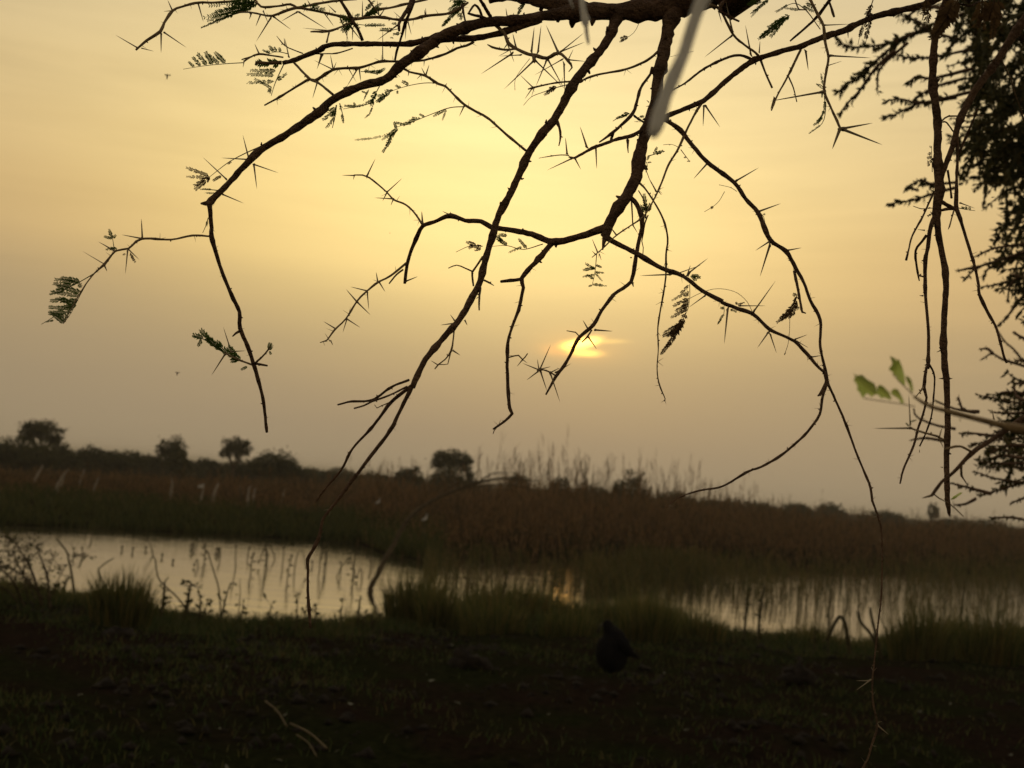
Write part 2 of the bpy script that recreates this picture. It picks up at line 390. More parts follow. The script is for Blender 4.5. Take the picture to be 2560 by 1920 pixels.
# ranges of the shores seen from the camera, by azimuth
def azr(q):
    p = onz(*q); return math.atan2(p.x, p.y), math.hypot(p.x, p.y)
_fa = sorted(azr(q) for q in FAR_PX); _na = sorted(azr(q) for q in NEAR_PX)
def far_r(a): return np.interp(a, [q[0] for q in _fa], [q[1] for q in _fa])
def near_r(a): return np.interp(a, [q[0] for q in _na], [q[1] for q in _na])
def pxaz(px, py=1300): r = ray(px, py); return math.atan2(r.x, r.y)
def pol(a, r): return np.stack([np.sin(a) * r, np.cos(a) * r], -1)
def ground_at(px, py):
    """the point of the ground (or water) seen at a pixel"""
    z = .3
    for _ in range(6):
        p = onz(px, py, z); z = max(0.0, float(hgt(p.x, p.y)))
    return Vector((p.x, p.y, z))
def set_at(px, r):
    """ground point at horizontal range r in the direction of a pixel column"""
    a = pxaz(px, HOR0 + SLOPE * px); x, y = math.sin(a) * r, math.cos(a) * r
    return Vector((x, y, max(0.0, float(hgt(x, y)))))
def mpp(p):                                    # metres per photograph pixel at a point
    return (Vector(p) - CAM).dot(FWD) / FPX

# ------------------------------------------------------------------ reed beds
def reeds(mb, n, xs, offs, hf, leaf=5, lw=.022, hv=.18, sparse_noise=None, plume=.15, off0=None, prof=None, soft=0.0):
    px = rng.uniform(xs[0], xs[1], n) + (rng.normal(0, soft, n) if soft else 0); a = np.array([pxaz(p, HOR0 + SLOPE * p) for p in px])
    r = far_r(a) + rng.uniform(offs[0], offs[1], n) if off0 is None else off0(a, n)
    pf = np.interp(r - far_r(a), *prof) if prof else np.ones(n)
    P = pol(a, r)
    if sparse_noise is not None:
        k = np.sin(P[:, 0] * 1.3 + 2 * np.sin(P[:, 1] * .7)) * np.sin(P[:, 1] * 1.1 + P[:, 0] * .4)
        keep = k > sparse_noise; P = P[keep]; px = px[keep]; pf = pf[keep]; n = len(P)
    z = np.maximum(-.05, hgt(P[:, 0], P[:, 1]))
    clump = .5 + .5 * np.sin(P[:, 0] * .8 + 1.7 * np.sin(P[:, 1] * .35)) * np.sin(P[:, 1] * .6 + P[:, 0] * .23)
    H = pf * hf(px) * (.62 + .46 * clump) * np.clip(1 + rng.normal(0, hv, n), .4, 1.5)
    B = np.concatenate([P, z[:, None]], 1)
    lean = rng.normal(0, .09, (n, 2)) * H[:, None] + np.array([[-.10, 0]]) * H[:, None]
    blades(mb, B, H, .014, lean, .6)
    for k in range(leaf):
        f = rng.uniform(.12, .85, n)
        Q = B + np.stack([lean[:, 0] * f ** 1.6, lean[:, 1] * f ** 1.6, H * f], 1)
        hh = H * rng.uniform(.16, .38, n)
        blades(mb, Q, hh, lw, rng.normal(0, .5, (n, 2)) * hh[:, None], 1.0)
    m_ = rng.random(n) < plume * np.interp(px, [900, 1180, 1260, 1480, 1560, 1640, 1760, 1900, 2100], [1, 1, 2.4, 2.4, 1.2, 2.2, 2.2, .8, .4])                   # flowering stems stand above the leaves
    if m_.any():
        Bp = B[m_]; Hp = H[m_] * (1.1 + (np.interp(px[m_], [0, 800, 1150, 1400, 1750, 1950], [.75, .75, 1.1, 1.3, 1.1, .35])) * rng.random(m_.sum()) ** 1.3); ln = lean[m_] * 1.8
        blades(mb, Bp, Hp, .022, ln, .8)
        for k in range(5):
            Q = Bp + np.concatenate([ln * .8, (Hp * (.74 + .05 * k))[:, None]], 1)
            hh = .16 * Hp * rng.uniform(.5, 1.2, len(Hp))
            blades(mb, Q, hh, .024, rng.normal(0, .35, (len(Hp), 2)) * hh[:, None], .6)
hcurve = lambda px: np.interp(px, [-300, 0, 300, 700, 950, 1150, 1400, 1550, 1750, 2000, 2560, 3000], [.42, .42, .55, .88, 1.15, 1.25, 1.5, 1.72, 1.5, 1.4, 1.4, 1.4])
mb = MB()
reeds(mb, 6500, (-350, 1000), (5.5, 30), hcurve, 5, .03, plume=.05, prof=([5, 9, 16], [.3, .5, 1]))
tag(mb.build('reed_bed', M['reed']), 'brown dry reed bed behind the green left bank', 'reeds', kind='stuff')
mb = MB()
reeds(mb, 13500, (900, 2950), (-.6, 36), hcurve, 5, .028, plume=.10, prof=([-1, 3, 11, 20], [.2, .32, .72, 1.0]))
tag(mb.build('reed_bed', M['reed']), 'tall brown reed bed filling the far side of the pond', 'reeds', kind='stuff')
mb = MB()
def emergent(a, n):
    lo = near_r(a) + 1.2; hi = far_r(a)
    return lo + (hi - lo) * rng.random(n) ** .55
reeds(mb, 5200, (1480, 2950), None, lambda px: np.interp(px, [1480, 1800, 2560], [.75, .62, .75]), 2, .016, .35, -.25, 0, emergent)
reeds(mb, 1400, (1080, 1380), None, lambda px: px * 0 + .45, 2, .016, .35, .0, 0, lambda a, n: far_r(a) - rng.random(n) ** 1.5 * 9)
reeds(mb, 700, (1380, 1432), None, lambda px: px * 0 + .40, 2, .016, .35, .1, 0, lambda a, n: far_r(a) - rng.random(n) ** 1.6 * 8)
reeds(mb, 4800, (1500, 1740), None, lambda px: px * 0 + .60, 2, .016, .35, .05, 0, lambda a, n: far_r(a) - rng.random(n) ** 1.5 * 9, soft=55)
tag(mb.build('emergent_reeds', M['reed_green']), 'thin reeds standing in shallow water on the right', 'reeds', kind='stuff')

# ------------------------------------------------------------------ far grass banks
mb = MB()
n = 16000; px = rng.uniform(-350, 1120, n); a = np.array([pxaz(p, HOR0 + SLOPE * p) for p in px]); r = far_r(a) - .2 + 13 * rng.random(n) ** 1.7
P = pol(a, r); H = np.where(px > 820, .42, .26) * rng.uniform(.5, 1.4, n)
blades(mb, np.concatenate([P, np.maximum(0, hgt(P[:, 0], P[:, 1]))[:, None]], 1), H, .03, rng.normal(0, .4, (n, 2)) * H[:, None], .6)
tag(mb.build('bank_grass', M['grass_far']), 'green grass on the far bank of the pond', 'grass', kind='stuff')

# ------------------------------------------------------------------ near grass
mb = MB()
n = 62000
a = rng.uniform(-.62, .62, n); q = rng.random(n)
r = 3.2 + (near_r(a) - 3.3) * np.sqrt(q)
P = pol(a, r); patch = np.sin(P[:, 0] * 1.4 + np.sin(P[:, 1] * .9) * 1.5) * np.sin(P[:, 1] * 1.2 + 1) + .5 * np.sin(P[:, 0] * 4 + P[:, 1] * 3)
edge = np.clip((r - near_r(a) + 4.0) / 4.0, 0, 1)
keep = (patch + edge * 1.6 + rng.normal(0, .5, n)) > .35
P = P[keep]; edge = edge[keep]; n = len(P)
H = (.05 + .11 * edge) * rng.uniform(.5, 1.6, n)
blades(mb, np.concatenate([P, (hgt(P[:, 0], P[:, 1]) - .01)[:, None]], 1), H, .010, rng.normal(0, .5, (n, 2)) * H[:, None], .6)
tag(mb.build('near_grass', M['grass_near']), 'short dark grass on the near bank', 'grass', kind='stuff')
mb = MB()                                      # taller fringe along the water
n = 34000
a = rng.uniform(-.60, .60, n); r = near_r(a) - 1.3 + rng.random(n) ** .8 * 1.75
P = pol(a, r); d_ = pond_sd(P[:, 0], P[:, 1]); k = np.sin(P[:, 0] * 2.1 + 1.1 * np.sin(P[:, 1])) * np.sin(P[:, 0] * .9 + 2)
pxx = 1280 + np.tan(a) * FPX
dens = np.interp(pxx, [0, 350, 480, 900, 980, 1700, 1800, 2560], [1.0, 1.0, .45, .40, 1.0, 1.0, .7, .9])
keep = rng.random(n) < dens; P, k, pxx = P[keep], k[keep], pxx[keep]; n = len(P)
hx = np.interp(pxx, [0, 350, 450, 900, 980, 1120, 1300, 1600, 1800, 2560], [.34, .32, .17, .15, .38, .46, .46, .50, .38, .40])
H = hx * (.72 + .5 * k) * rng.uniform(.3, 1.0, n) ** .8 * np.where(rng.random(n) < .05, 1.9, 1.15)
blades(mb, np.concatenate([P, np.maximum(-.06, hgt(P[:, 0], P[:, 1]) - .01)[:, None]], 1), H, .012, rng.normal(0, .34, (n, 2)) * H[:, None], .7)
tag(mb.build('shore_grass', M['grass_bank']), 'ragged grass fringe along the near water edge', 'grass', kind='stuff')
mb = MB()                                      # pale bits of litter on the soil
n = 130; a = rng.uniform(-.5, .5, n); r = rng.uniform(3.6, 11, n); P = pol(a, r)
blades(mb, np.concatenate([P, (hgt(P[:, 0], P[:, 1]) + .012)[:, None]], 1), .012, rng.uniform(.008, .03, n), rng.normal(0, .022, (n, 2)), .2)
tag(mb.build('leaf_litter', M['litter']), 'scattered pale bits of leaf litter on the soil', 'litter', kind='stuff')

mb = MB()                                      # crumbs and clods of trampled soil
n = 5200; a = rng.uniform(-.55, .55, n); r = 3.3 + (near_r(a) - 4.4) * rng.random(n) ** .7; P = pol(a, r)
keep = (np.sin(P[:, 0] * 1.7 + 1.3 * np.sin(P[:, 1] * 1.1)) * np.sin(P[:, 1] * 1.5 + .6) + rng.normal(0, .35, n)) > .05; P = P[keep]; n = len(P)
s_ = .012 + .05 * rng.random(n) ** 3; Z = hgt(P[:, 0], P[:, 1])
O = np.array([[1, 0, 0], [0, 1, 0], [-1, 0, 0], [0, -1, 0], [0, 0, .7], [0, 0, -.5]], dtype=float)
Vv = O[None] * s_[:, None, None] * rng.uniform(.55, 1.4, (n, 6, 1)) + np.concatenate([P, (Z + s_ * .15)[:, None]], 1)[:, None]
Tt = np.array([[0, 1, 4], [1, 2, 4], [2, 3, 4], [3, 0, 4], [1, 0, 5], [2, 1, 5], [3, 2, 5], [0, 3, 5]])
mb.add(Vv.reshape(-1, 3), (np.arange(n)[:, None, None] * 6 + Tt[None]).reshape(-1, 3))
tag(mb.build('soil_crumbs', M['clod']), 'crumbs of dark trampled soil on the near bank', 'soil', kind='stuff')

# ------------------------------------------------------------------ trees and bushes on the far plain
def crown_mesh(mb, lobes, n, size):
    tot = sum(l[3] * l[4] * l[5] for l in lobes)
    for (x, y, z, rx, ry, rz) in lobes:
        k = max(30, int(n * (rx * ry * rz / tot) ** .8 * 1.0)); nc = max(6, k // 14)
        u = rng.normal(size=(nc, 3)); u /= np.linalg.norm(u, axis=1)[:, None]; u *= (rng.random(nc) ** .45)[:, None]
        C = u * np.array([rx, ry, rz]) + np.array([x, y, z])
        idx_ = rng.integers(0, nc, k); P = C[idx_] + rng.normal(0, 1, (k, 3)) * np.array([rx, ry, rz]) * .13
        A = rng.normal(size=(k, 3)); A /= np.linalg.norm(A, axis=1)[:, None]; B = np.cross(A, rng.normal(size=(k, 3))); B /= np.linalg.norm(B, axis=1)[:, None]
        s = size * rng.uniform(.5, 1.4, k)[:, None]
        Vv = np.stack([P - A * s, P + B * s * .55, P + A * s, P - B * s * .55], 1).reshape(-1, 3)
        q = np.arange(k)[:, None] * 4
        mb.add(Vv, np.concatenate([q + np.array([[0, 1, 2]]), q + np.array([[0, 2, 3]])], 1).reshape(-1, 3))
def far_tree(px, top, half, r, label, kind='umbrella', cat='tree', group='trees on the far plain', crown_h=.5, n=1500, mat='scrub', drop=0.0):
    p = set_at(px, r); k = mpp(p)
    hor = HOR0 + SLOPE * px
    H = (CAM.z - p.z) + (hor - top) * k; W = half * k
    t_ = empty('acacia_tree' if cat == 'tree' else 'bush', p); tag(t_, label, cat, group)
    mb = MB(); tr = MB()
    if kind == 'umbrella':
        ch = H * crown_h
        lobes = [(0, 0, H - ch * .45, W * .8, W * .7, ch * .42)]
        for j in range(7):
            a_ = j * 2 * math.pi / 7 + rng.uniform(-.4, .4); q = rng.uniform(.45, .8)
            lobes.append((math.cos(a_) * W * q, math.sin(a_) * W * q, H - ch * rng.uniform(.42, .8), W * rng.uniform(.22, .38), W * .3, ch * rng.uniform(.18, .30)))
        fork = Vector((rng.uniform(-.1, .1) * W, 0, H * (1 - crown_h) * .55))
        tube(tr, *catmull([(0, 0, -.1), (fork.x * .3, 0, fork.z * .5), fork], [.07 * W + .05, .055 * W + .04, .05 * W + .03], .25), 6, .15, px)
        for j in range(5):
            l = lobes[1 + j]; tube(tr, *catmull([fork, ((fork.x + l[0]) * .5, l[1] * .5, (fork.z + l[2]) * .55), (l[0], l[1], l[2])], [.045 * W + .02, .03 * W + .015, .01 * W + .01], .25), 5, .1, j)
    else:
        lobes = [(0, 0, H * .5, W * .72, W * .6, H * .46)]
        for j in range(7):
            a_ = j * 2 * math.pi / 7 + rng.uniform(-.4, .4)
            lobes.append((math.cos(a_) * W * .62, math.sin(a_) * W * .5, H * rng.uniform(.22, .55), W * rng.uniform(.25, .4), W * .3, H * rng.uniform(.2, .32)))
        for j in range(5):
            a_ = j * 1.3; tube(tr, *catmull([(0, 0, -.05), (math.cos(a_) * W * .2, math.sin(a_) * W * .2, H * .3), (math.cos(a_) * W * .5, math.sin(a_) * W * .4, H * .6)], [.04, .03, .012], .25), 5, .1, j)
    crown_mesh(mb, lobes, n * (2.6 if cat == 'bush' else 1.5), max(.05, (3.4 if cat == 'bush' else 2.8) * k))
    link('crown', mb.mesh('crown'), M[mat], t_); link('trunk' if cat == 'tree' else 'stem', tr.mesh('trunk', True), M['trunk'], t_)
    return t_
far_tree(100, 1047, 66, 85, 'flat-topped acacia at the far left, largest on the left skyline', n=2600, crown_h=.55)
far_tree(430, 1090, 44, 92, 'ragged double-headed acacia left of the neat flat-topped one', n=1900, crown_h=.75)
far_tree(585, 1089, 45, 100, 'small neat umbrella-shaped acacia beside the round bush', n=1700, crown_h=.55)
far_tree(1125, 1123, 66, 92, 'flat-topped acacia above the middle of the reed bed', n=2600, crown_h=.50)
far_tree(2332, 1256, 16, 190, 'tiny upright tree on the far right skyline', n=500, crown_h=.8)
for a_ in [(60, 1092, 120, 80, 'broad dark bush beneath the largest left acacia', 2200), (225, 1112, 48, 95, 'low rounded bush right of the largest left acacia', 900),
           (320, 1122, 60, 98, 'long low bush left of the ragged double-headed acacia', 900), (452, 1122, 34, 88, 'dense bush at the foot of the ragged double-headed acacia', 700),
           (520, 1143, 50, 105, 'low bush between the two small acacias on the left', 700), (690, 1121, 72, 84, 'round dome-shaped bush on the left skyline', 2200),
           (850, 1168, 70, 110, 'low bush behind the two crossing bare twigs', 800), (1025, 1163, 46, 95, 'dark bush left of the middle flat-topped acacia', 900),
           (1170, 1172, 34, 93, 'small bush right of the middle flat-topped acacia', 600), (1298, 1180, 40, 75, 'rounded bush left of centre behind the tall reeds', 800),
           (1400, 1184, 42, 72, 'rounded olive bush at centre behind the tall reeds', 800), (1578, 1170, 62, 70, 'largest rounded bush rising out of the reed bed', 1300),
           (1990, 1252, 46, 150, 'low clipped-looking bush on the right skyline', 700), (2075, 1256, 44, 160, 'low bush beside a small notch in the right skyline', 700),
           (2210, 1276, 70, 170, 'long low bush on the right skyline left of the tiny tree', 700), (2480, 1298, 90, 170, 'low bush at the far right of the skyline', 700),
           (1800, 1240, 80, 140, 'long low bush right of centre on the skyline', 800),
           (150, 1108, 60, 90, 'low bush linking the largest left acacia to the next rounded bush', 900), (275, 1124, 56, 100, 'long low bush between the first two rounded left bushes', 800),
           (380, 1134, 48, 104, 'low bush just left of the ragged double-headed acacia', 700), (610, 1146, 60, 104, 'low bush under the small neat umbrella-shaped acacia', 800),
           (770, 1166, 60, 104, 'low bush at the right foot of the round dome-shaped bush', 700), (930, 1176, 56, 106, 'low bush right of the two crossing bare twigs', 700),
           (1120, 1160, 52, 90, 'low bush under the middle flat-topped acacia', 900), (1480, 1205, 60, 84, 'low bush left of the largest bush in the reeds', 700),
           (1690, 1222, 60, 96, 'low bush right of the largest bush in the reeds', 700), (1900, 1254, 60, 150, 'faint low bush left of the clipped-looking right bush', 600), (2390, 1292, 60, 180, 'faint low bush right of the tiny upright tree', 600)]:
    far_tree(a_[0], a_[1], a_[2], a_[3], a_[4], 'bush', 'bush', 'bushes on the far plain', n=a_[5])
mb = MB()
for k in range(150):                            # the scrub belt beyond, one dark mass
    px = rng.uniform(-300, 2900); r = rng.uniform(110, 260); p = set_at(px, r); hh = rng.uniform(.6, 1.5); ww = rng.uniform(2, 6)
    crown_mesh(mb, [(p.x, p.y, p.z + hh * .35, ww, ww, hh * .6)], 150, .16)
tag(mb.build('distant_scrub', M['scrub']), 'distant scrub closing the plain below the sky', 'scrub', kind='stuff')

# ------------------------------------------------------------------ pale dead stalks on the left bank
stk = [(u0 * .20344, 1120 + v0 * .20344, u1 * .20344, 1120 + v1 * .20344, w * .20344, l) for (u0, v0, u1, v1, w, l) in [
    (385, 460, 530, 215, 34, 'thin grey slanting stalk, first from the left on the far bank'), (665, 560, 790, 310, 70, 'thickest pale slanting stalk on the far left bank'),
    (965, 475, 1035, 285, 34, 'short pale stalk just right of the thickest slanting one'), (1125, 580, 1210, 375, 26, 'thin brownish stalk, fourth from the left on the far bank'),
    (2095, 650, 2120, 405, 46, 'upright pale stalk below the ragged double-headed acacia')]]
stk += [(400 + u0 * .20344, 1120 + v0 * .20344, 400 + u1 * .20344, 1120 + v1 * .20344, w * .20344, l) for (u0, v0, u1, v1, w, l) in [
    (485, 720, 540, 470, 30, 'reddish stalk with a small white bird at its top'), (635, 700, 720, 430, 44, 'pale slanting stalk just right of the white bird'),
    (1075, 715, 1100, 480, 34, 'left one of a close pair of pale stalks'), (1135, 695, 1175, 490, 30, 'right one of a close pair of pale stalks'),
    (1470, 720, 1540, 500, 26, 'faint stalk below the round dome-shaped bush'), (985, 700, 985, 490, 30, 'dark stalk left of the close pair of pale stalks')]]
for (x0, y0, x1, y1, w, lab) in stk:
    p = ground_at(x0, y0); k = mpp(p); dd = (p - CAM).dot(FWD)
    tip = at(x1, y1, dd + rng.uniform(-.3, .3)); pts = [Vector((0, 0, -.05)), (tip - p) * .5 + Vector((rng.uniform(-.03, .03), 0, 0)), tip - p]
    t_ = empty('dead_stalk', p); tag(t_, lab, 'dead stalk', 'bleached stalks on the far bank')
    mb = MB(); tube(mb, *catmull(pts, [w * k * .5, w * k * .45, w * k * .2], .06), 7, .3, x0); link('stem', mb.mesh('stem', True), M['deadwood' if 'dark' in lab else 'palestalk'], t_)
    for j in range(3):
        mb = MB(); q = pts[1].lerp(pts[2], rng.random()); v = Vector((rng.uniform(-.12, .12), rng.uniform(-.1, .1), rng.uniform(.06, .16)))
        tube(mb, *catmull([q, q + v * .5, q + v], [w * k * .14, w * k * .1, .002], .05), 5)
        link('side_shoot', mb.mesh('shoot', True), M['palestalk'], t_)
def body_of(mb, secs, sides=10, seed=0):
    """continuous body: rings (centre, half-width, half-height) swept along a spine"""
    P, R = catmull([s[0] for s in secs], [s[1] for s in secs], .012); tube(mb, P, R, sides, .08, seed)
pw = at(400 + 500 * .20344, 1120 + 478 * .20344, (ground_at(stk[5][0], stk[5][1]) - CAM).dot(FWD))
bt = empty('bird', pw); tag(bt, 'small white bird perched on a reddish stalk on the far bank', 'bird')
mb = MB(); body_of(mb, [(Vector((-.10, 0, -.03)), .008), (Vector((-.05, 0, 0)), .04), (Vector((.02, 0, .015)), .055), (Vector((.07, 0, .05)), .03), (Vector((.085, 0, .085)), .028), (Vector((.10, 0, .10)), .012)])
link('body', mb.mesh('body', True), M['white'], bt)
mb = MB(); tube(mb, *catmull([(.10, 0, .09), (.15, 0, .08)], [.009, .002], .02), 6); link('beak', mb.mesh('beak', True), M['beak'], bt)
for (px, py, lab) in [(945, 1247, 'white egret standing among brown reeds behind the dark crossing twigs'), (1062, 1290, 'pale grey wading bird low in the reeds near the arching dead branch')]:
    k_ = 27.0 if px > 1000 else 33.0
    p = at(px, py + 14, k_); bt = empty('egret', p); bt.scale = (.62, .62, .62); tag(bt, lab, 'bird')
    mb = MB(); body_of(mb, [(Vector((-.13, 0, .02)), .01), (Vector((-.06, 0, .08)), .05), (Vector((.02, 0, .12)), .06), (Vector((.06, 0, .18)), .028), (Vector((.045, 0, .25)), .018), (Vector((.07, 0, .30)), .02), (Vector((.09, 0, .305)), .014)])
    link('body', mb.mesh('body', True), M['white'], bt)
    mb = MB(); tube(mb, *catmull([(.09, 0, .305), (.17, 0, .295)], [.009, .002], .02), 6); link('beak', mb.mesh('beak', True), M['beak'], bt)
    for s in (-.02, .02):
        mb = MB(); tube(mb, *catmull([(0, s, .08), (.02, s, -.1), (0, s, p.z * -1 + .1 if p.z < 1 else -.3)], [.008, .006, .006], .05), 5); link('leg', mb.mesh('leg', True), M['beak'], bt)

# ------------------------------------------------------------------ stalks standing in the pond
def pond_stalk(px, py, hpx, kind, label=None):
    p = onz(px, py, 0); k = mpp(p); h = hpx * k
    t_ = empty('water_stalk', p); tag(t_, label or 'thin dead water plant stalk standing in the open pond', 'water stalk', 'dead stalks standing in the pond')
    mb = MB(); lf = MB(); w = 1.6 * k
    if kind == 'bent':
        sx = random.choice((-1, 1)) * h * .5; pts = [Vector((0, 0, -.08)), Vector((sx * .12, 0, h * .7)), Vector((sx * .45, .02, h)), Vector((sx, .03, h * .25))]
    elif kind == 'lean':
        sx = random.choice((-1, 1)) * h * .6; pts = [Vector((0, 0, -.08)), Vector((sx * .45, .02, h * .55)), Vector((sx, .03, h))]
    else: pts = [Vector((0, 0, -.08)), Vector((random.uniform(-.1, .1) * h, 0, h * .5)), Vector((random.uniform(-.14, .14) * h, 0, h))]
    tube(mb, *catmull(pts, [w, w * .9, w * .8, w * .7][:len(pts)], .04), 6, .1, px); link('stem', mb.mesh('stem', True), M['stalk'], t_)
    q = pts[-1]; blob(lf, q, (3.6 * k, 3 * k, 3.2 * k), .5, px * .1)
    if kind == 'leafy':
        for j in range(4):
            c_ = pts[0].lerp(pts[-1], .35 + .17 * j); blob(lf, c_ + Vector(((-1) ** j * 4 * k, 0, 0)), (5 * k, 2.5 * k, 2.2 * k), .4, j + px)
    link('seed_head', lf.mesh('seed_head', True), M['stalk'], t_)
STALKS = sorted([(385, 1388, 36, 'lean'), (305, 1376, 8, 'up'), (332, 1380, 9, 'up'), (365, 1376, 8, 'up'), (405, 1394, 8, 'up'), (432, 1407, 6, 'up'), (495, 1420, 22, 'bent'), (510, 1405, 42, 'leafy'),
                      (548, 1398, 26, 'up'), (590, 1425, 60, 'up'), (620, 1392, 22, 'up'), (628, 1435, 50, 'leafy'), (660, 1430, 66, 'leafy'), (668, 1418, 46, 'bent'), (690, 1400, 34, 'lean'), (706, 1410, 40, 'up'),
                      (718, 1452, 62, 'leafy'), (735, 1432, 58, 'bent'), (780, 1416, 12, 'up'), (800, 1425, 60, 'up'), (808, 1428, 70, 'leafy'), (815, 1412, 54, 'up'), (838, 1442, 46, 'lean'), (850, 1436, 30, 'up'),
                      (876, 1470, 74, 'leafy'), (884, 1430, 50, 'up'), (905, 1452, 30, 'bent'), (925, 1422, 20, 'up'), (205, 1392, 22, 'up'), (228, 1350, 16, 'up'), (545, 1385, 14, 'leafy'), (480, 1376, 16, 'leafy'), (1140, 1452, 26, 'up'), (1168, 1462, 44, 'leafy'), (1205, 1470, 30, 'lean'), (1230, 1460, 46, 'up'), (1330, 1480, 34, 'bent')])
ONES = 'first second third fourth fifth sixth seventh eighth ninth tenth eleventh twelfth thirteenth fourteenth fifteenth sixteenth seventeenth eighteenth nineteenth'.split()
def ordinal(i):
    if i < 19: return ONES[i]
    t_, o_ = divmod(i + 1, 10); return ('twentieth', 'thirtieth')[t_ - 2] if o_ == 0 else ('twenty', 'thirty')[t_ - 2] + '-' + ONES[o_ - 1]
for i_, (x, y, h, kd) in enumerate(STALKS):
    look = {'bent': 'dead stalk bent over at its top', 'lean': 'slanting dead stalk', 'leafy': 'dead stalk with withered leaves', 'up': 'upright dead stalk' if h > 15 else 'short dead stub of a stalk'}[kd]
    pond_stalk(x, y, h, kd, f'{look} in the open pond, {ordinal(i_)} stalk from the left')

# dead branch arching out of the water
p0 = onz(928, 1478, 0); d0 = (p0 - CAM).dot(FWD); k = mpp(p0)
t_ = empty('dead_branch', p0); tag(t_, 'dead branch rising from the pond and arching right across the reeds', 'dead branch')
def q_(x, y, dd=0): return at(x, y, d0 + dd) - p0
mb = MB(); tube(mb, *catmull([q_(938, 1492), q_(926, 1472), q_(945, 1435), q_(962, 1400, .1), q_(985, 1360, .2), q_(1012, 1310, .3), q_(1050, 1272, .4), q_(1095, 1245, .5), q_(1150, 1222, .6), q_(1210, 1203, .7), q_(1270, 1196, .8), q_(1350, 1204, .9)],
                         [x * k for x in (6.5, 7, 7, 6.5, 6, 5.5, 5, 4.5, 4, 3, 2.2, 1)], .05), 9, .25, 3)
link('limb', mb.mesh('limb', True), M['deadwood'], t_)
for pts in ([(1195, 1207), (1230, 1184), (1270, 1182)], [(1150, 1222), (1230, 1212), (1290, 1214), (1340, 1228)], [(1070, 1262), (1110, 1228), (1150, 1205)]):
    mb = MB(); tube(mb, *catmull([q_(x, y, .55 + .1 * i) for i, (x, y) in enumerate(pts)], [2.2 * k, 1.8 * k, 1.4 * k, .8 * k][:len(pts)], .05), 6, .2, 1); link('twig', mb.mesh('twig', True), M['deadwood'], t_)

# ------------------------------------------------------------------ plants of the near bank
def tussock(px, py, hpx, wpx, label, n=420, mat='grass_bank'):
    p = ground_at(px, py); k = mpp(p); R_ = wpx * k / 2; H_ = hpx * k * 1.32
    mb = MB(); a_ = rng.uniform(0, 2 * math.pi, n); q = R_ * np.sqrt(rng.random(n)) * .85
    B = np.stack([np.cos(a_) * q, np.sin(a_) * q * .7, np.full(n, -.04)], 1); h = H_ * (1 - .45 * (q / R_) ** 2) * rng.uniform(.45, 1.15, n)
    blades(mb, B, h + .04, .013, np.stack([np.cos(a_), np.sin(a_)], 1) * (h * .35 * q / R_)[:, None] + rng.normal(0, .14, (n, 2)) * h[:, None], .8)
    o = link('grass_tussock', mb.mesh('tussock'), M[mat], None, p); tag(o, label, 'grass tussock', 'tussocks along the near water edge')
tussock(305, 1565, 118, 150, 'dense dark grass tussock on the left near bank', 620)
tussock(255, 1560, 110, 70, 'narrow tussock at the left end of the dense left tussock', 200)
tussock(1035, 1565, 122, 170, 'large squat grass tussock in the middle of the near bank', 900)
tussock(1095, 1570, 100, 120, 'lower tussock leaning against the large middle one', 420)
tussock(1230, 1580, 80, 200, 'low wide tussock right of the dark upright stem', 500)
tussock(1420, 1590, 66, 160, 'low tussock below the orange sun glint on the water', 380)
tussock(1620, 1600, 110, 160, 'grass tussock right of the black bird on the bank', 520)
tussock(1750, 1600, 70, 150, 'small tussock at the left end of the right water', 360)
tussock(2300, 1650, 130, 180, 'tall grass tussock on the right near bank', 600)
tussock(2480, 1660, 130, 200, 'tall grass tussock at the far right near bank', 600)
def weed(px, py, hpx, label, n=8, lean=0.0, w=2.0, group='weeds along the near water edge', cat='weed', leaf=6.0):
    p = ground_at(px, py); k = mpp(p); h = hpx * k
    t_ = empty('weed', p); tag(t_, label, cat, group)
    mb = MB(); pts = [Vector((0, 0, -.03)), Vector((lean * h * .4, rng.uniform(-.1, .1) * h, h * .55)), Vector((lean * h, rng.uniform(-.1, .1) * h, h))]
    P, R_ = catmull(pts, [w * k, w * .8 * k, w * .4 * k], .03); tube(mb, P, R_, 6, .15, px)
    lf = MB()
    for j in range(n):
        q = P[int(len(P) * (.15 + .85 * j / n)) if j < n else -1]; a_ = rng.uniform(0, 6.28); ln = leaf * k * rng.uniform(.7, 1.8)
        v = Vector((math.cos(a_), math.sin(a_) * .8, rng.uniform(-.2, .9))) * ln
        if rng.random() < .4: tube(mb, [q, q + v * 1.6], [w * .4 * k, w * .25 * k], 5); q = q + v * 1.4
        for s_ in range(2):
            vv = v + Vector(rng.normal(0, ln * .3, 3)); side = vv.cross(Vector(rng.normal(0, 1, 3))).normalized() * ln * .34
            lf.add([q, q + vv * .5 + side, q + vv, q + vv * .5 - side], [(0, 1, 2), (0, 2, 3)])
    link('stem', mb.mesh('stem', True), M['stalk'], t_); link('leaves', lf.mesh('leaves'), M['weed'], t_)
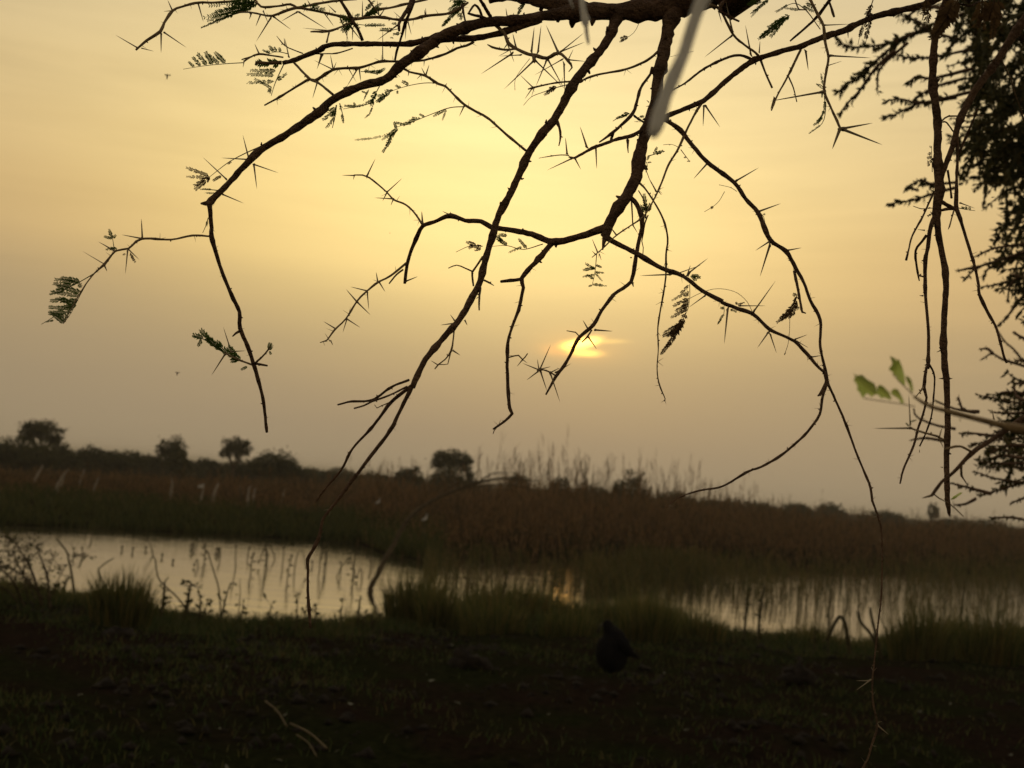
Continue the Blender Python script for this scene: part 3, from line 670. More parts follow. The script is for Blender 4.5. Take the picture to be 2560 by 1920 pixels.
for i_, a_ in enumerate([(158, 1500, 70, 'broad-leaved weed beside the thorny bush at left', 10, .1, 3, 11), (400, 1556, 100, 'thick upright weed just right of the dense left tussock', 16, 0, 5, 8),
           (380, 1552, 78, 'short weed pressed against the dense left tussock', 10, -.2, 2.4, 8), (462, 1560, 105, 'bushy weed at the middle of the left water edge', 22, .05, 5, 9),
           (500, 1565, 80, 'low bushy weed right of the bushy weed', 20, -.1, 3, 9), (548, 1568, 105, 'tall leafy weed leaning right over the left water', 14, .12, 3, 8),
           (590, 1570, 130, 'tall thin bare weed on the left water edge', 5, 0, 1.6, 6), (600, 1572, 74, 'small leafy weed below the tall thin bare one', 9, .05, 2, 9),
           (668, 1578, 70, 'weed with broad leaves left of the hanging twig', 10, .08, 2, 9), (740, 1584, 104, 'tall ragged weed just left of the hanging twig', 12, -.08, 2.2, 8),
           (756, 1584, 80, 'leafy weed touching the hanging twig on its left', 12, .1, 2.2, 9), (782, 1584, 70, 'leafy weed touching the hanging twig on its right', 9, .05, 2.2, 9),
           (846, 1578, 84, 'weed with a small tuft left of the dark spike', 7, .05, 2, 8), (892, 1580, 90, 'dark spike-like weed standing alone by the water', 12, 0, 4, 6),
           (905, 1580, 44, 'short dark weed right of the spike-like weed', 8, .1, 4, 8), (930, 1578, 42, 'lowest dark weed left of the large middle tussock', 8, -.1, 4, 8),
           (505, 1566, 60, 'small dark weed in front of the low bushy one', 12, .1, 2.4, 8), (1245, 1570, 170, 'dark upright stem standing at the middle water edge', 4, .12, 3.4, 7),
           (1130, 1560, 90, 'thin weed right of the large middle tussock', 6, -.06, 1.6, 6), (1300, 1575, 90, 'thin weed left of the orange sun glint', 8, .1, 1.6, 7),
           (1862, 1600, 130, 'tall weed left of the bright right water', 14, .02, 3.4, 7), (1895, 1610, 150, 'tall shaggy weed in front of the right water', 18, .04, 4, 8),
           (2070, 1640, 240, 'tall thin bare stem rising across the right water', 5, .05, 2.2, 6), (2035, 1636, 70, 'short leafy weed in front of the right water', 9, 0, 2.6, 7),
           (2400, 1640, 190, 'dark stem rising on the right water edge', 6, .03, 3, 7), (2225, 1636, 90, 'curved leafy weed right of the forked stems', 7, .35, 2, 7)]):
    weed(a_[0], a_[1], a_[2], a_[3], a_[4], a_[5], a_[6], leaf=a_[7] * .95)
def bent_stem(pts, w, label, name='bent_stem', mat='stalk'):
    p = ground_at(*pts[0]); d_ = (p - CAM).dot(FWD); k = mpp(p)
    mb = MB(); P = [Vector((0, 0, -.04))] + [at(x, y, d_ + .06 * i) - p for i, (x, y) in enumerate(pts[1:])]
    PP, RR = catmull(P, [w * k * (1 - .5 * i / len(P)) for i in range(len(P))], .03); tube(mb, PP, RR, 7, .2, pts[0][0])
    o = link(name, mb.mesh(name, True), M[mat], None, p); tag(o, label, 'bent stem', 'bent stems at the near water edge')
bent_stem([(2128, 1645), (2118, 1590), (2110, 1552), (2100, 1542), (2088, 1556), (2068, 1600)], 6.5, 'arched dead stem bent over like a hook in the right water')
bent_stem([(2205, 1640), (2180, 1590), (2152, 1555), (2145, 1528)], 5, 'left prong of the dark forked stems in the right water')
bent_stem([(2207, 1645), (2190, 1590), (2178, 1540), (2176, 1520)], 5, 'middle prong of the dark forked stems in the right water')
bent_stem([(478, 1560), (470, 1530), (440, 1490), (398, 1448), (388, 1398), (382, 1392)], 2.6, 'long thin bare stem leaning left over the left water')
bent_stem([(556, 1560), (548, 1480), (535, 1430), (518, 1375)], 2.4, 'long thin bare stem with a kink over the left water')
bent_stem([(320, 1540), (250, 1440), (255, 1415), (285, 1395)], 2.4, 'thin stem curving right above the dense left tussock')
bent_stem([(190, 1500), (180, 1440), (172, 1400), (166, 1378), (140, 1345)], 3.4, 'bare stem with a hooked tip beside the thorny bush')

# thorny bush at the left edge, over the water
p = ground_at(60, 1520); k = mpp(p); d_ = (p - CAM).dot(FWD)
tb = empty('thorn_bush', p); tag(tb, 'thorny half-bare bush at the left edge of the near bank', 'bush')
def tq(x, y, dd=0): return at(x, y, d_ + dd) - p
lf = MB()
for j, (pts, w) in enumerate([([(125, 1520), (118, 1440), (100, 1390), (92, 1360)], 8), ([(105, 1515), (80, 1430), (40, 1360), (10, 1340)], 8), ([(60, 1520), (30, 1450), (-30, 1400)], 7), ([(110, 1500), (60, 1440), (20, 1420), (-20, 1410)], 5),
                  ([(125, 1500), (150, 1440), (180, 1400), (215, 1380)], 3), ([(70, 1500), (60, 1420), (70, 1360), (80, 1345)], 4), ([(50, 1510), (10, 1470), (-40, 1460)], 6), ([(118, 1440), (130, 1400), (126, 1370)], 3), ([(90, 1500), (40, 1400), (35, 1370)], 4)]):
    mb = MB(); PP, RR = catmull([tq(x, y, rng.uniform(-.3, .3) * i) for i, (x, y) in enumerate(pts)], [w * k * .5 * (1 - .25 * i) for i in range(len(pts))], .03); tube(mb, PP, RR, 7, .25, j)
    for q in PP[3::2]:
        v = Vector(rng.normal(0, 1, 3)).normalized() * rng.uniform(.05, .16); tube(mb, [q, q + v * .5, q + v], [.006, .004, .002], 5)
        for s_ in range(7):
            c_ = q + v * rng.uniform(.3, 1.1) + Vector(rng.normal(0, .02, 3)); vv = Vector(rng.normal(0, .019, 3)); sd_ = vv.cross(Vector(rng.normal(0, 1, 3))).normalized() * .009
            lf.add([c_, c_ + vv * .5 + sd_, c_ + vv, c_ + vv * .5 - sd_], [(0, 1, 2), (0, 2, 3)])
    link('branch', mb.mesh('branch', True), M['deadwood'], tb)
tag(link('leaves', lf.mesh('leaves'), M['weed'], tb))

# ------------------------------------------------------------------ the black bird and the lumps on the bank
p = ground_at(1532, 1682); k = mpp(p)
bird = empty('bird', p); tag(bird, 'large hunched black bird standing in the grass of the near bank', 'bird')
def bz(u, v, dd=0.0): return RIGHT * ((u - 720) * .1808 * k) + Vector((0, 0, (985 - v) * .1808 * k)) + Vector((0, dd, 0))
mb = MB()
P, R_ = catmull([bz(700, 1000), bz(698, 945), bz(692, 850), bz(685, 740), bz(686, 640), bz(684, 550), bz(670, 465), bz(636, 398), bz(606, 345), bz(598, 298), bz(600, 266)],
                [x * .1808 * k for x in (40, 140, 205, 222, 214, 192, 148, 98, 72, 66, 28)], .015)
tube(mb, P, R_, 16, .07, 5); V_, T_ = ico()
link('body', mb.mesh('body', True), M['bird'], bird)
mb = MB(); tube(mb, *catmull([bz(560, 318), bz(520, 335), bz(492, 362)], [26 * .1808 * k, 16 * .1808 * k, 3 * .1808 * k], .01), 8); link('beak', mb.mesh('beak', True), M['beak'], bird)
for s in (-1, 1):
    mb = MB(); tube(mb, *catmull([bz(740, 440, s * .07), bz(810, 570, s * .10), bz(920, 690, s * .07), bz(1070, 775, s * .02)], [x * .1808 * k for x in (70, 100, 66, 12)], .02), 9, .12, s)
    link('wing', mb.mesh('wing', True), M['bird'], bird)
    mb = MB(); tube(mb, *catmull([bz(700, 920, s * .05), bz(715, 960, s * .05), bz(700, 1000, s * .05), bz(650, 1005, s * .05)], [.018, .009, .008, .005], .01), 6); link('leg', mb.mesh('leg', True), M['beak'], bird)
def clod(px, py, w, h, label, seed):
    p = ground_at(px, py); k = mpp(p); mb = MB()
    blob(mb, (0, 0, h * k * .3), (w * k * .40, w * k * .34, h * k * .55), 1.3, seed); blob(mb, (w * k * .3, 0, h * k * .1), (w * k * .3, w * k * .3, h * k * .4), .6, seed + 3); blob(mb, (-w * k * .32, -.02, h * k * .1), (w * k * .28, w * k * .3, h * k * .45), .6, seed + 5)
    o = link('earth_clod', mb.mesh('clod', True), M['clod'], None, p); tag(o, label, 'clod', 'dark clods of earth on the near bank')
clod(1995, 1712, 84, 44, 'dark peaked clod of earth right of the black bird', 1.0)
clod(300, 1590, 70, 26, 'flat dark clod below the dense left tussock', 2.0)
clod(620, 1612, 52, 26, 'small dark clod left of the hanging twig tip', 3.0)
clod(1175, 1672, 96, 52, 'broad low mound of earth left of the black bird', 5.1)
def straw(pts, w, label):
    A_, B_ = (ground_at(*pts[0]) + Vector((0, 0, .03)), ground_at(*pts[-1]) + Vector((0, 0, .05))); P = [A_, A_.lerp(B_, .5) + Vector((.01, 0, .012)), B_]; k = mpp(P[0]); mb = MB()
    PP, RR = catmull([q - P[0] for q in P], [w * k] * len(P), .03); tube(mb, PP, RR, 6, .1, w)
    o = link('straw', mb.mesh('straw', True), M['straw'], None, P[0]); tag(o, label, 'straw', 'dry straws lying on the near soil')
straw([(726, 1812), (770, 1855), (815, 1895)], 2.2, 'thick dry straw lying at the bottom of the near soil')
straw([(662, 1765), (690, 1800), (715, 1838)], 1.8, 'thin dry straw left of the thick straw')
straw([(740, 1850), (765, 1880), (790, 1915)], 1.4, 'short thin straw under the thick straw')

# two insects in the air
for (px, py, s, lab) in [(418, 191, .007, 'tiny winged insect flying in the upper left sky'), (443, 934, .005, 'tiny dark speck of an insect low in the left sky')]:
    p = at(px, py, 2.6); t_ = empty('insect', p); tag(t_, lab, 'insect')
    mb = MB(); tube(mb, *catmull([(0, 0, -s), (0, 0, 0), (0, 0, s * .8)], [s * .12, s * .28, s * .2], .002), 6); link('body', mb.mesh('body', True), M['bird'], t_)
    for sx in (-1, 1):
        mb = MB(); mb.add([(0, 0, s * .4), (sx * s * 1.1, s * .2, s * .9), (sx * s * .9, s * .3, s * .3)], [(0, 1, 2)]); link('wing', mb.mesh('wing'), M['beak'], t_)

# ------------------------------------------------------------------ the acacia in the foreground
ZM = {'A': (0, 0, .40687), 'B': (800, 0, .40687), 'C': (1660, 0, .40687), 'D': (0, 540, .40687), 'E': (800, 540, .40687), 'G': (1660, 540, .40687),
      'H': (0, 1000, .40687), 'I': (800, 1000, .40687), 'J': (1660, 1000, .40687), 'K': (1660, 1480, .40687),
      'a': (380, 0, .20344), 'b': (780, 0, .20344), 'c': (1180, 0, .20344), 'd': (2110, 0, .20344), 'e': (2110, 300, .20344), 'g': (2110, 600, .20344),
      'h': (2110, 880, .25309), 'k': (1480, 140, .20344), 'm': (1480, 440, .20344), 'n': (1600, 680, .20344), 'p': (700, 1280, .20344), 'F': (0, 0, 1.15732)}
def parse(spec):
    out = []; z = None; w = 8.0
    for tok in spec.split():
        if len(tok) == 1: z = ZM[tok]; continue
        q = [float(v) for v in tok.split(',')]
        if len(q) > 2: w = q[2] * z[2]
        out.append((z[0] + q[0] * z[2], z[1] + q[1] * z[2], w))
    return out
tree = empty('acacia_tree', (2.35, .35, float(hgt(2.35, .35))))
tag(tree, 'thorny acacia hanging bare dark branches across the foreground', 'tree')
TL = Vector(tree.location)
BR = {}
def depth_near(key, x, y):
    P = BR[key]['px']; i = min(range(len(P)), key=lambda j: (P[j][0] - x) ** 2 + (P[j][1] - y) ** 2); return P[i][3]
def put(o): o.location = -TL if o.parent is tree else (0, 0, 0); return o
def br(key, spec, par=None, dd=0.0, d0=None, mat='bark', rough=.24, knobs=True):
    q = parse(spec)
    if d0 is None: d0 = depth_near(par, q[0][0], q[0][1]) if par else 1.27
    ln = [0.0]
    for i in range(1, len(q)): ln.append(ln[-1] + math.hypot(q[i][0] - q[i - 1][0], q[i][1] - q[i - 1][1]))
    px = [(x, y, w, d0 + dd * ln[i] / max(ln[-1], 1)) for i, (x, y, w) in enumerate(q)]
    P, R_ = catmull([at(x, y, d) for x, y, w, d in px], [w * (.41 if w < 40 else .45) * d / FPX for x, y, w, d in px], .005)
    s_ = len(BR) * 1.37
    sides = 12 if R_[0] > .008 else 8
    # nodes swell at intervals, as on a thorny twig
    if knobs:
        acc = 0.0; nxt = random.uniform(.02, .06)
        for i in range(1, len(P) - 1):
            acc += (P[i] - P[i - 1]).length
            if acc > nxt:
                acc = 0; nxt = random.uniform(.025, .08)
                for j, f in ((-1, 1.10), (0, 1.26), (1, 1.08)):
                    if 0 <= i + j < len(R_): R_[i + j] *= f
    mb = MB(); tube(mb, P, R_, sides, rough, s_)
    if knobs:
        i = random.randint(2, 6)
        while i < len(P) - 2:
            a_ = random.uniform(0, 6.28); t = (P[i + 1] - P[i - 1]).normalized(); u = t.orthogonal().normalized(); v = t.cross(u)
            dr = (u * math.cos(a_) + v * math.sin(a_)); r_ = min(max(R_[i] * random.uniform(.22, .42), .0008), .005)
            c_ = P[i] + dr * (R_[i] * .95)
            tube(mb, [c_ - dr * r_, c_ + dr * r_ * .8 + t * r_ * .5, c_ + dr * r_ * 2.0 + t * r_ * random.uniform(-1, 1)], [r_ * 1.1, r_ * .9, r_ * .35], 5)
            i += random.randint(2, 8)
    for i in range(len(px)):
        pass
    dense = []
    for i in range(len(px) - 1):
        for j in range(8):
            f = j / 8; dense.append(tuple(px[i][m_] * (1 - f) + px[i + 1][m_] * f for m_ in range(4)))
    dense.append(px[-1])
    o = put(link('branch', mb.mesh('branch', True), M[mat], tree))
    BR[key] = {'px': dense, 'o': o}
    return o
# unit thorn shared by all
mbt = MB(); Pt = [Vector((0, 0, z)) + Vector((.02 * math.sin(z * 2.6), 0, 0)) for z in (0, .06, .3, .6, .85, 1)]
tube(mbt, Pt, [1.5, 1.0, .82, .6, .36, .05], 6); thorn_me = mbt.mesh('thorn', True)
V_ = np.zeros(len(thorn_me.vertices) * 3, dtype=np.float32); thorn_me.vertices.foreach_get('co', V_); V_ = V_.reshape(-1, 3)
for i in range(len(V_) // 6): pass
# (width is carried in x,y; length in z)
thorn_me.materials.append(M['thorn'])
def th(key, spec, w=9.0):
    z = None
    for tok in spec.split():
        if len(tok) == 1: z = ZM[tok]; continue
        a_, b_ = tok.split('>'); q0 = [float(v) for v in a_.split(',')]; q1 = [float(v) for v in b_.split(',')]
        ww = (q1[2] if len(q1) > 2 else w) * z[2]
        x0, y0, x1, y1 = z[0] + q0[0] * z[2], z[1] + q0[1] * z[2], z[0] + q1[0] * z[2], z[1] + q1[1] * z[2]
        d = depth_near(key, x0, y0); l_ = math.hypot(x1 - x0, y1 - y0) / FPX * d
        p0 = at(x0, y0, d); p1 = at(x1, y1, d + random.uniform(-.5, .5) * l_)
        v = p1 - p0; r_ = max(ww, 2.3) * .5 * d / FPX
        o = link('thorn', thorn_me, None, BR[key]['o'])
        o.matrix_basis = Matrix.Translation(p0) @ v.to_track_quat('Z', 'Y').to_matrix().to_4x4() @ Matrix.Diagonal((r_, r_, v.length, 1))
def strip(mb, p, q, w, twist=.5):
    """one pinna: a fine stalk with two rows of small leaflets"""
    v = q - p; l_ = v.length
    if l_ < 1e-5: return
    d = v.normalized(); side = d.cross(FWD).normalized()
    tl = random.uniform(-.9, .9) * twist; side = (side * math.cos(tl) + FWD * math.sin(tl)).normalized(); nn = d.cross(side)
    n = int(max(6, min(18, l_ / (w * .22))))
    tube(mb, [p, p.lerp(q, .5), q], [w * .07, w * .06, w * .03], 4)
    for i in range(n):
        f = (i + .6) / n; c_ = p.lerp(q, f); k = w * .72 * (1 - .45 * f ** 3) * random.uniform(.75, 1.15)
        for s_ in (-1, 1):
            if random.random() < .08: continue
            e = (side * s_ * .8 + d * .62 + nn * random.uniform(-.35, .35)).normalized() * k; b_ = d * (k * .27)
            mb.add([c_, c_ + e * .45 + b_, c_ + e, c_ + e * .5 - b_], [(0, 1, 2), (0, 2, 3)])
def leaf(key, rachis, strips=None, mat='leaf', w=26, n=0, plen=60, ang=60, side='B', d_off=0.0, z=None):
    """a feathery leaf: traced rachis, pinnae either traced (strips) or set out along it (n)"""
    q = parse(rachis); d = depth_near(key, q[0][0], q[0][1]) + d_off
    zs = ZM[rachis.split()[0]][2]; W = 1.05 * w * zs * d / FPX
    mb = MB(); P, R_ = catmull([at(x, y, d + .0002 * i) for i, (x, y, _) in enumerate(q)], [max(q[0][2], 1.6) * .5 * d / FPX] * len(q), .004)
    R_ = [max(.0003, r_ * (1 - .6 * i / len(R_))) for i, r_ in enumerate(R_)]
    if len(P) > 1: tube(mb, P, R_, 5)
    if strips:
        zz = ZM[rachis.split()[0]]
        for tok in strips.split():
            a_, b_ = tok.split('>'); q0 = [float(v) for v in a_.split(',')]; q1 = [float(v) for v in b_.split(',')]
            dj = d + random.uniform(-.006, .006)
            strip(mb, at(zz[0] + q0[0] * zz[2], zz[1] + q0[1] * zz[2], d), at(zz[0] + q1[0] * zz[2], zz[1] + q1[1] * zz[2], dj), (1.05 * q1[2] * zz[2] * d / FPX) if len(q1) > 2 else W)
    for i in range(n):
        f = (i + .7) / n; j = min(len(P) - 2, int(f * (len(P) - 1))); c_ = P[j]; t = (P[j + 1] - P[max(j - 1, 0)]).normalized(); s0 = t.cross(FWD).normalized()
        for s_ in ((-1, 1) if side == 'B' else ((1,) if side == 'R' else (-1,))):
            a_ = math.radians(ang + random.uniform(-14, 14)); l_ = plen * zs * d / FPX * (1 - .4 * f) * random.uniform(.6, 1.15)
            v = (t * math.cos(a_) + s0 * s_ * math.sin(a_) + FWD * random.uniform(-.5, .5)).normalized() * l_
            strip(mb, c_, c_ + v, W, .9)
    o = link('leaf', mb.mesh('leaf'), M[mat], BR[key]['o'])
    return o

# --- the great limb and what grows from it (traced outline points: x,y,width)
br('limb', 'B 2420,-30,170 2250,5,190 2100,48,165 1850,72,118 1600,72,118 1400,95,76 1200,125,70 1000,140,76 850,185,76 750,222,80 640,300,74 560,355,74 480,415,70 400,488,64 250,530,58 100,600,56 0,680,58 A 2010,655,60 1900,732,62 1750,832,52 1600,922,52 1500,1020,48 1420,1110,44 1340,1190,42 1275,1255,44', d0=1.30, dd=-.10)
br('upper', 'B 1640,62,110 1400,10,110 1200,-28,80 1040,2,44', 'limb', .05)
br('second', 'B 1360,120,50 1200,172,50 1080,210,44 950,235,46 820,238,48 740,250,40', 'limb', .0)
br('left2', 'B 740,215,50 650,245,46 530,270,42 380,270,38 200,270,36 60,276,36 0,302,36 A 1985,300,40 1880,340,36 1800,372,32 1740,388,28', 'limb', .10)
br('stub1', 'b 2130,230,60 2080,205,50 2000,190,44 1920,165,34', 'limb', -.03)
br('stub2', 'b 2090,215,44 2060,120,40 2000,60,36 1930,150,28', 'limb', -.03, mat='bark')
br('stub3', 'b 2190,200,60 2120,80,50 2050,-30,44', 'limb', -.06)
br('stub4', 'b 1890,280,30 1865,180,30 1850,60,40', 'limb', .02)
br('left_end', 'A 1285,1248,46 1292,1310,34 1300,1400,30 D 1300,130,34 1340,270,28 1370,360,28 1420,480,28 1470,590,30 1475,690,32 1520,800,27 1555,900,34 1590,1020,25 1620,1150,26 1640,1330,18', 'limb', .05)
br('knob_end', 'A 1300,1240,40 1262,1250,34 1235,1250,16', 'limb', -.01)
br('left_twig', 'D 1300,125,15 1180,120,16 1050,145,14 870,140,18 790,200,15 710,215,15 640,300,16 580,352,10 500,460,8 390,660,6', 'left_end', -.06, mat='twig')
br('low_twig', 'D 1550,915,14 1440,872,14 1350,822,12 1260,760,10', 'left_end', .03, mat='twig')
br('low_twig2', 'D 1570,902,16 1610,865,13 1640,832,12 1660,800,9', 'left_end', -.03, mat='twig')
br('low_stub', 'D 1556,905,22 1600,912,18 1642,920,13', 'left_end', .02)
br('mid_stub', 'D 1475,705,22 1450,720,18 1428,740,9', 'left_end', .0, mat='bark')
# --- centre branch
br('centre', 'c 1800,140,220 1745,320,150 1660,500,125 1530,680,128 1400,830,128 1280,980,138 1170,1180,132 1080,1350,120 980,1510,128 B 1380,800,60 1290,930,60 1230,1060,54 1170,1190,52 1100,1320,50 1060,1450,50 E 1010,290,47 985,400,48 950,470,46 880,600,50 830,670,48 740,770,42 650,880,42 600,980,46 570,1052,46', 'limb', -.14)
br('fork1', 'E 575,1030,34 530,1120,30 480,1220,26 430,1320,27 300,1490,27 240,1570,24 I 80,650,22 20,730,20 p 480,310,50 400,470,50 340,580,56 345,720,46 340,900,42 345,1050,44 360,1250,40 375,1430,38', 'centre', -.05)
br('fork2', 'E 560,1045,30 440,1140,26 380,1220,22 310,1310,22 200,1430,18 130,1560,17 I 20,560,14 H 1940,630,8', 'centre', .06)
br('fork3', 'E 545,1008,20 440,1050,18 320,1130,18 190,1140,16 110,1160,13', 'centre', .08)
br('fork4', 'E 535,1048,16 430,1100,14 320,1140,15 270,1165,13 210,1182,13', 'centre', -.05)
br('fork5', 'E 440,1140,9 380,1165,8 350,1180,8 335,1160,5', 'fork2', .01, mat='twig')
br('to_centre', 'b 1110,835,40 1200,885,30 1390,930,38 1550,1030,36 1640,1060,38 1750,1170,32 1880,1290,40 2050,1390,36 2160,1450,40 B 1150,830,17 1265,925,20', 'limb', -.02, mat='twig')
br('cstub1', 'B 1450,740,40 1470,780,20 1478,840,13 1468,895,9', 'centre', -.02)
br('cstub2', 'E 1000,250,16 960,310,15 935,345,18 943,430,14', 'centre', .02, mat='twig')
br('cstub3', 'E 935,340,12 890,320,11 840,302,10 790,320,8', 'cstub2', -.03, mat='twig')
br('cstub4', 'E 985,440,20 978,510,17 978,578,11', 'centre', -.02)
br('cstub5', 'E 1010,395,16 1040,410,14 1068,428,5', 'centre', .02, mat='twig')
br('cstub6', 'E 825,690,12 818,760,11 805,830,14 770,880,10 725,915,12 705,940,9', 'centre', -.02, mat='twig')
br('cstub7', 'E 805,830,9 795,870,9 785,910,7 730,912,7', 'cstub6', .01, mat='twig')
# --- trunk-like right limb
br('stem', 'B 2190,-10,170 2172,60,130 2140,180,98 2110,330,92 2080,480,86 2066,600,86 2025,750,86 1990,850,86 1960,970,92 1945,1080,88 1915,1155,86 1850,1250,84 1790,1350,76 1764,1412,78 1756,1448,50 1744,1490,22 1736,1535,10', 'limb', -.10)
br('arm', 'B 1760,1395,66 1640,1440,56 1500,1478,52 1420,1485,50 1300,1440,44 1150,1410,40 1050,1395,38 990,1360,34 890,1355,34 800,1325,34 700,1365,30 630,1390,32 590,1470,28 E 550,240,26 530,330,24 520,415,20', 'stem', .10)
br('arm_twig', 'E 530,290,18 430,370,16 360,405,14 290,460,14 230,520,14 160,630,12 90,700,12 40,765,10 0,778,6', 'arm', -.06, mat='twig')
br('arm_twig2', 'E 510,330,14 470,360,12 425,415,10', 'arm', .02, mat='twig')
br('arm_twig3', 'B 632,1385,17 590,1320,15 530,1260,15 450,1225,13 410,1180,12 290,1085,12 210,1075,10', 'arm', .06, mat='twig')
br('drop', 'E 1425,165,46 1380,222,40 1300,310,36 1240,382,36 1250,440,28 1240,490,26 1220,580,24 1180,680,22 1155,780,24 1150,900,24 1155,1050,25 1165,1180,26 1180,1215,26 1130,1265,16 1062,1310,11', 'arm', -.04)
br('drop_stub', 'E 1240,388,28 1170,396,26 1112,402,22', 'drop', .02)
br('drop_twig', 'E 1162,868,11 1220,856,11 1245,882,11 1275,845,8', 'drop', -.02, mat='twig')
br('drop_tip', 'E 1085,1300,9 1070,1318,8 1064,1338,6', 'drop', .0, mat='twig')
br('arc', 'm 130,700,100 200,770,84 370,860,74 560,960,70 850,1130,68 1050,1200,60 1180,1270,62 1350,1410,60 1600,1540,58 n 1000,370,55 1200,450,55 1380,510,60 1500,620,48 1600,710,58 1800,800,44 1900,850,50 2000,950,44 2090,1050,50 2200,1180,44 G 985,960,20 1000,1010,22 990,1060,22 970,1130,20 965,1190,18 940,1250,20 860,1350,18 720,1470,20 600,1540,18 510,1573,18 J 360,530,16 220,556,14 80,605,9 0,670,4', 'stem', -.12)
br('hook', 'm 450,250,80 520,310,72 575,400,72 612,500,70 612,640,64 582,780,58 552,920,58 532,1050,58 512,1200,55 478,1300,60 380,1380,54 260,1460,54 180,1570,54 E 1800,490,26 1730,580,26 1680,670,30 1590,750,26 1540,850,24 1500,920,22 1450,985,24 1388,1098,13', 'stem', -.06)
br('hook_twig', 'E 1445,980,13 1410,958,12 1370,945,11 1335,950,12', 'hook', -.02, mat='twig')
br('hook_twig2', 'E 1670,700,12 1640,745,14 1610,775,9', 'hook', .01, mat='twig')
br('hook_twig3', 'E 1600,745,9 1570,715,10 1515,705,6', 'hook', .0, mat='twig')
br('whip', 'm 590,90,34 640,140,28 740,280,26 870,520,28 930,760,28 910,960,26 910,1150,25 900,1300,24 860,1550,24 n 270,360,24 220,680,22 225,940,17 210,1200,17 240,1390,20 310,1560,14 E 2115,1138,7', 'stem', .12, mat='twig')
br('right_limb', 'B 2070,790,44 C 0,725,34 100,680,34 220,630,42 280,590,36 400,480,38 530,382,44 580,360,44 720,315,38 840,285,44 960,235,42 1100,190,48 1180,150,44 1300,100,46 1450,65,48 1600,25,48 1760,-40,48', 'stem', .10)
br('rl_up', 'C 530,360,24 470,340,20 400,350,18 250,420,18 130,510,14 40,560,10', 'right_limb', -.08)
br('rl_twig', 'k 1340,590,44 1250,740,34 1150,940,34 1060,1140,36 940,1340,30 850,1570,30 m 760,290,24 640,490,24 490,600,22 300,730,24 120,900,18 0,1000,14', 'right_limb', -.10, mat='twig')
br('rl_down', 'B 2080,700,40 C 30,750,36 100,800,34 180,900,30 270,1000,34 430,1120,30 500,1220,30 580,1310,34 650,1470,34 750,1545,30 G 820,340,30 860,410,24 900,520,22 960,640,23 960,800,20 990,940,22 1000,1010,24 1030,1080,19 1110,1260,18 1180,1450,17 1230,1570,15 J 1270,540,18 1280,620,18 1310,700,14 1335,800,12 1340,1000,11 1335,1200,11 K 1315,200,12 1300,350,11 1290,450,11 1280,550,11 1285,680,12 1310,820,14 1280,930,14 1250,1030,14 1220,1085,14 1180,1200,14', 'stem', -.16)
br('rl_stub', 'G 800,338,24 825,460,20 850,590,15 872,598,8', 'rl_down', -.03)
br('rl_node', 'G 1000,1015,26 975,1070,24 958,1100,22 945,1105,10', 'rl_down', -.01)
br('rl_curl', 'C 880,-40,24 905,10,22 945,90,22 980,160,20 990,260,20 1010,350,18 995,450,18 985,560,20 1030,670,17 1085,792,17', None, -.05, d0=1.22, mat='twig')
br('rl_cross', 'C 1060,-60,26 1010,10,24 930,115,20 775,252,13', None, .05, d0=1.30)
br('rl_cross2', 'C 1012,5,18 1030,55,16 1045,102,16', 'rl_cross', -.02)
br('rl_fork', 'C 430,-50,26 340,50,26 400,100,20 462,132,14', None, -.02, d0=1.25)
br('rl_fork2', 'C 280,30,28 345,62,18 425,212,18 500,280,16 578,340,18 620,440,14 665,540,15', 'rl_fork', .06, mat='twig')
br('rl_hang', 'C 840,305,20 760,470,15 700,580,12 660,678,11', 'right_limb', -.04, mat='twig')
br('rl_hang2', 'C 765,470,11 795,540,10 816,625,8', 'rl_hang', .03, mat='twig')
br('rl_spray', 'C 800,-20,10 830,60,10 870,60,8 960,180,7', None, .03, d0=1.24, mat='twig')
br('stem_l', 'k 740,140,44 720,220,38 600,390,40 550,560,44 505,700,58 360,850,50 230,960,42 90,1060,22', 'stem', -.05)
br('stem_l2', 'k 520,735,34 580,780,32 650,820,34', 'stem_l', .05)
br('stem_l3', 'k 260,950,46 240,1010,44 235,1040,40', 'stem_l', .02)
br('stem_m', 'k 650,890,64 480,985,58 330,1015,48 120,1090,46 0,1135,46 B 1560,972,18 1530,965,14', 'stem', -.09)
br('stem_m2', 'k 440,1030,50 440,1120,24 445,1190,14', 'stem_m', -.01)
br('stem_m3', 'B 1530,955,10 1480,952,8 1400,962,7 1345,972,4', 'stem_m', -.02, mat='twig')
br('stem_n', 'B 2085,310,22 2010,370,20 1880,425,17 1700,460,15 1630,485,15 c 1380,980,30 1200,1002,28 1000,1022,25 740,1080,30 690,1095,20', 'stem', .14, mat='twig')
br('stem_k', 'k 1250,-60,6 960,10,6', None, 0, d0=1.3, mat='twig')
br('hk2', 'm 485,300,26 492,420,22 500,590,22', 'hook', .0, mat='twig')
br('hk3', 'm 690,480,20 650,580,26 632,700,18 612,800,14 630,880,11 626,955,14', 'hook', .02, mat='twig')
br('pod', 'm 570,180,16 640,300,18 660,420,22 660,520,26', 'stem', .02, mat='twig')
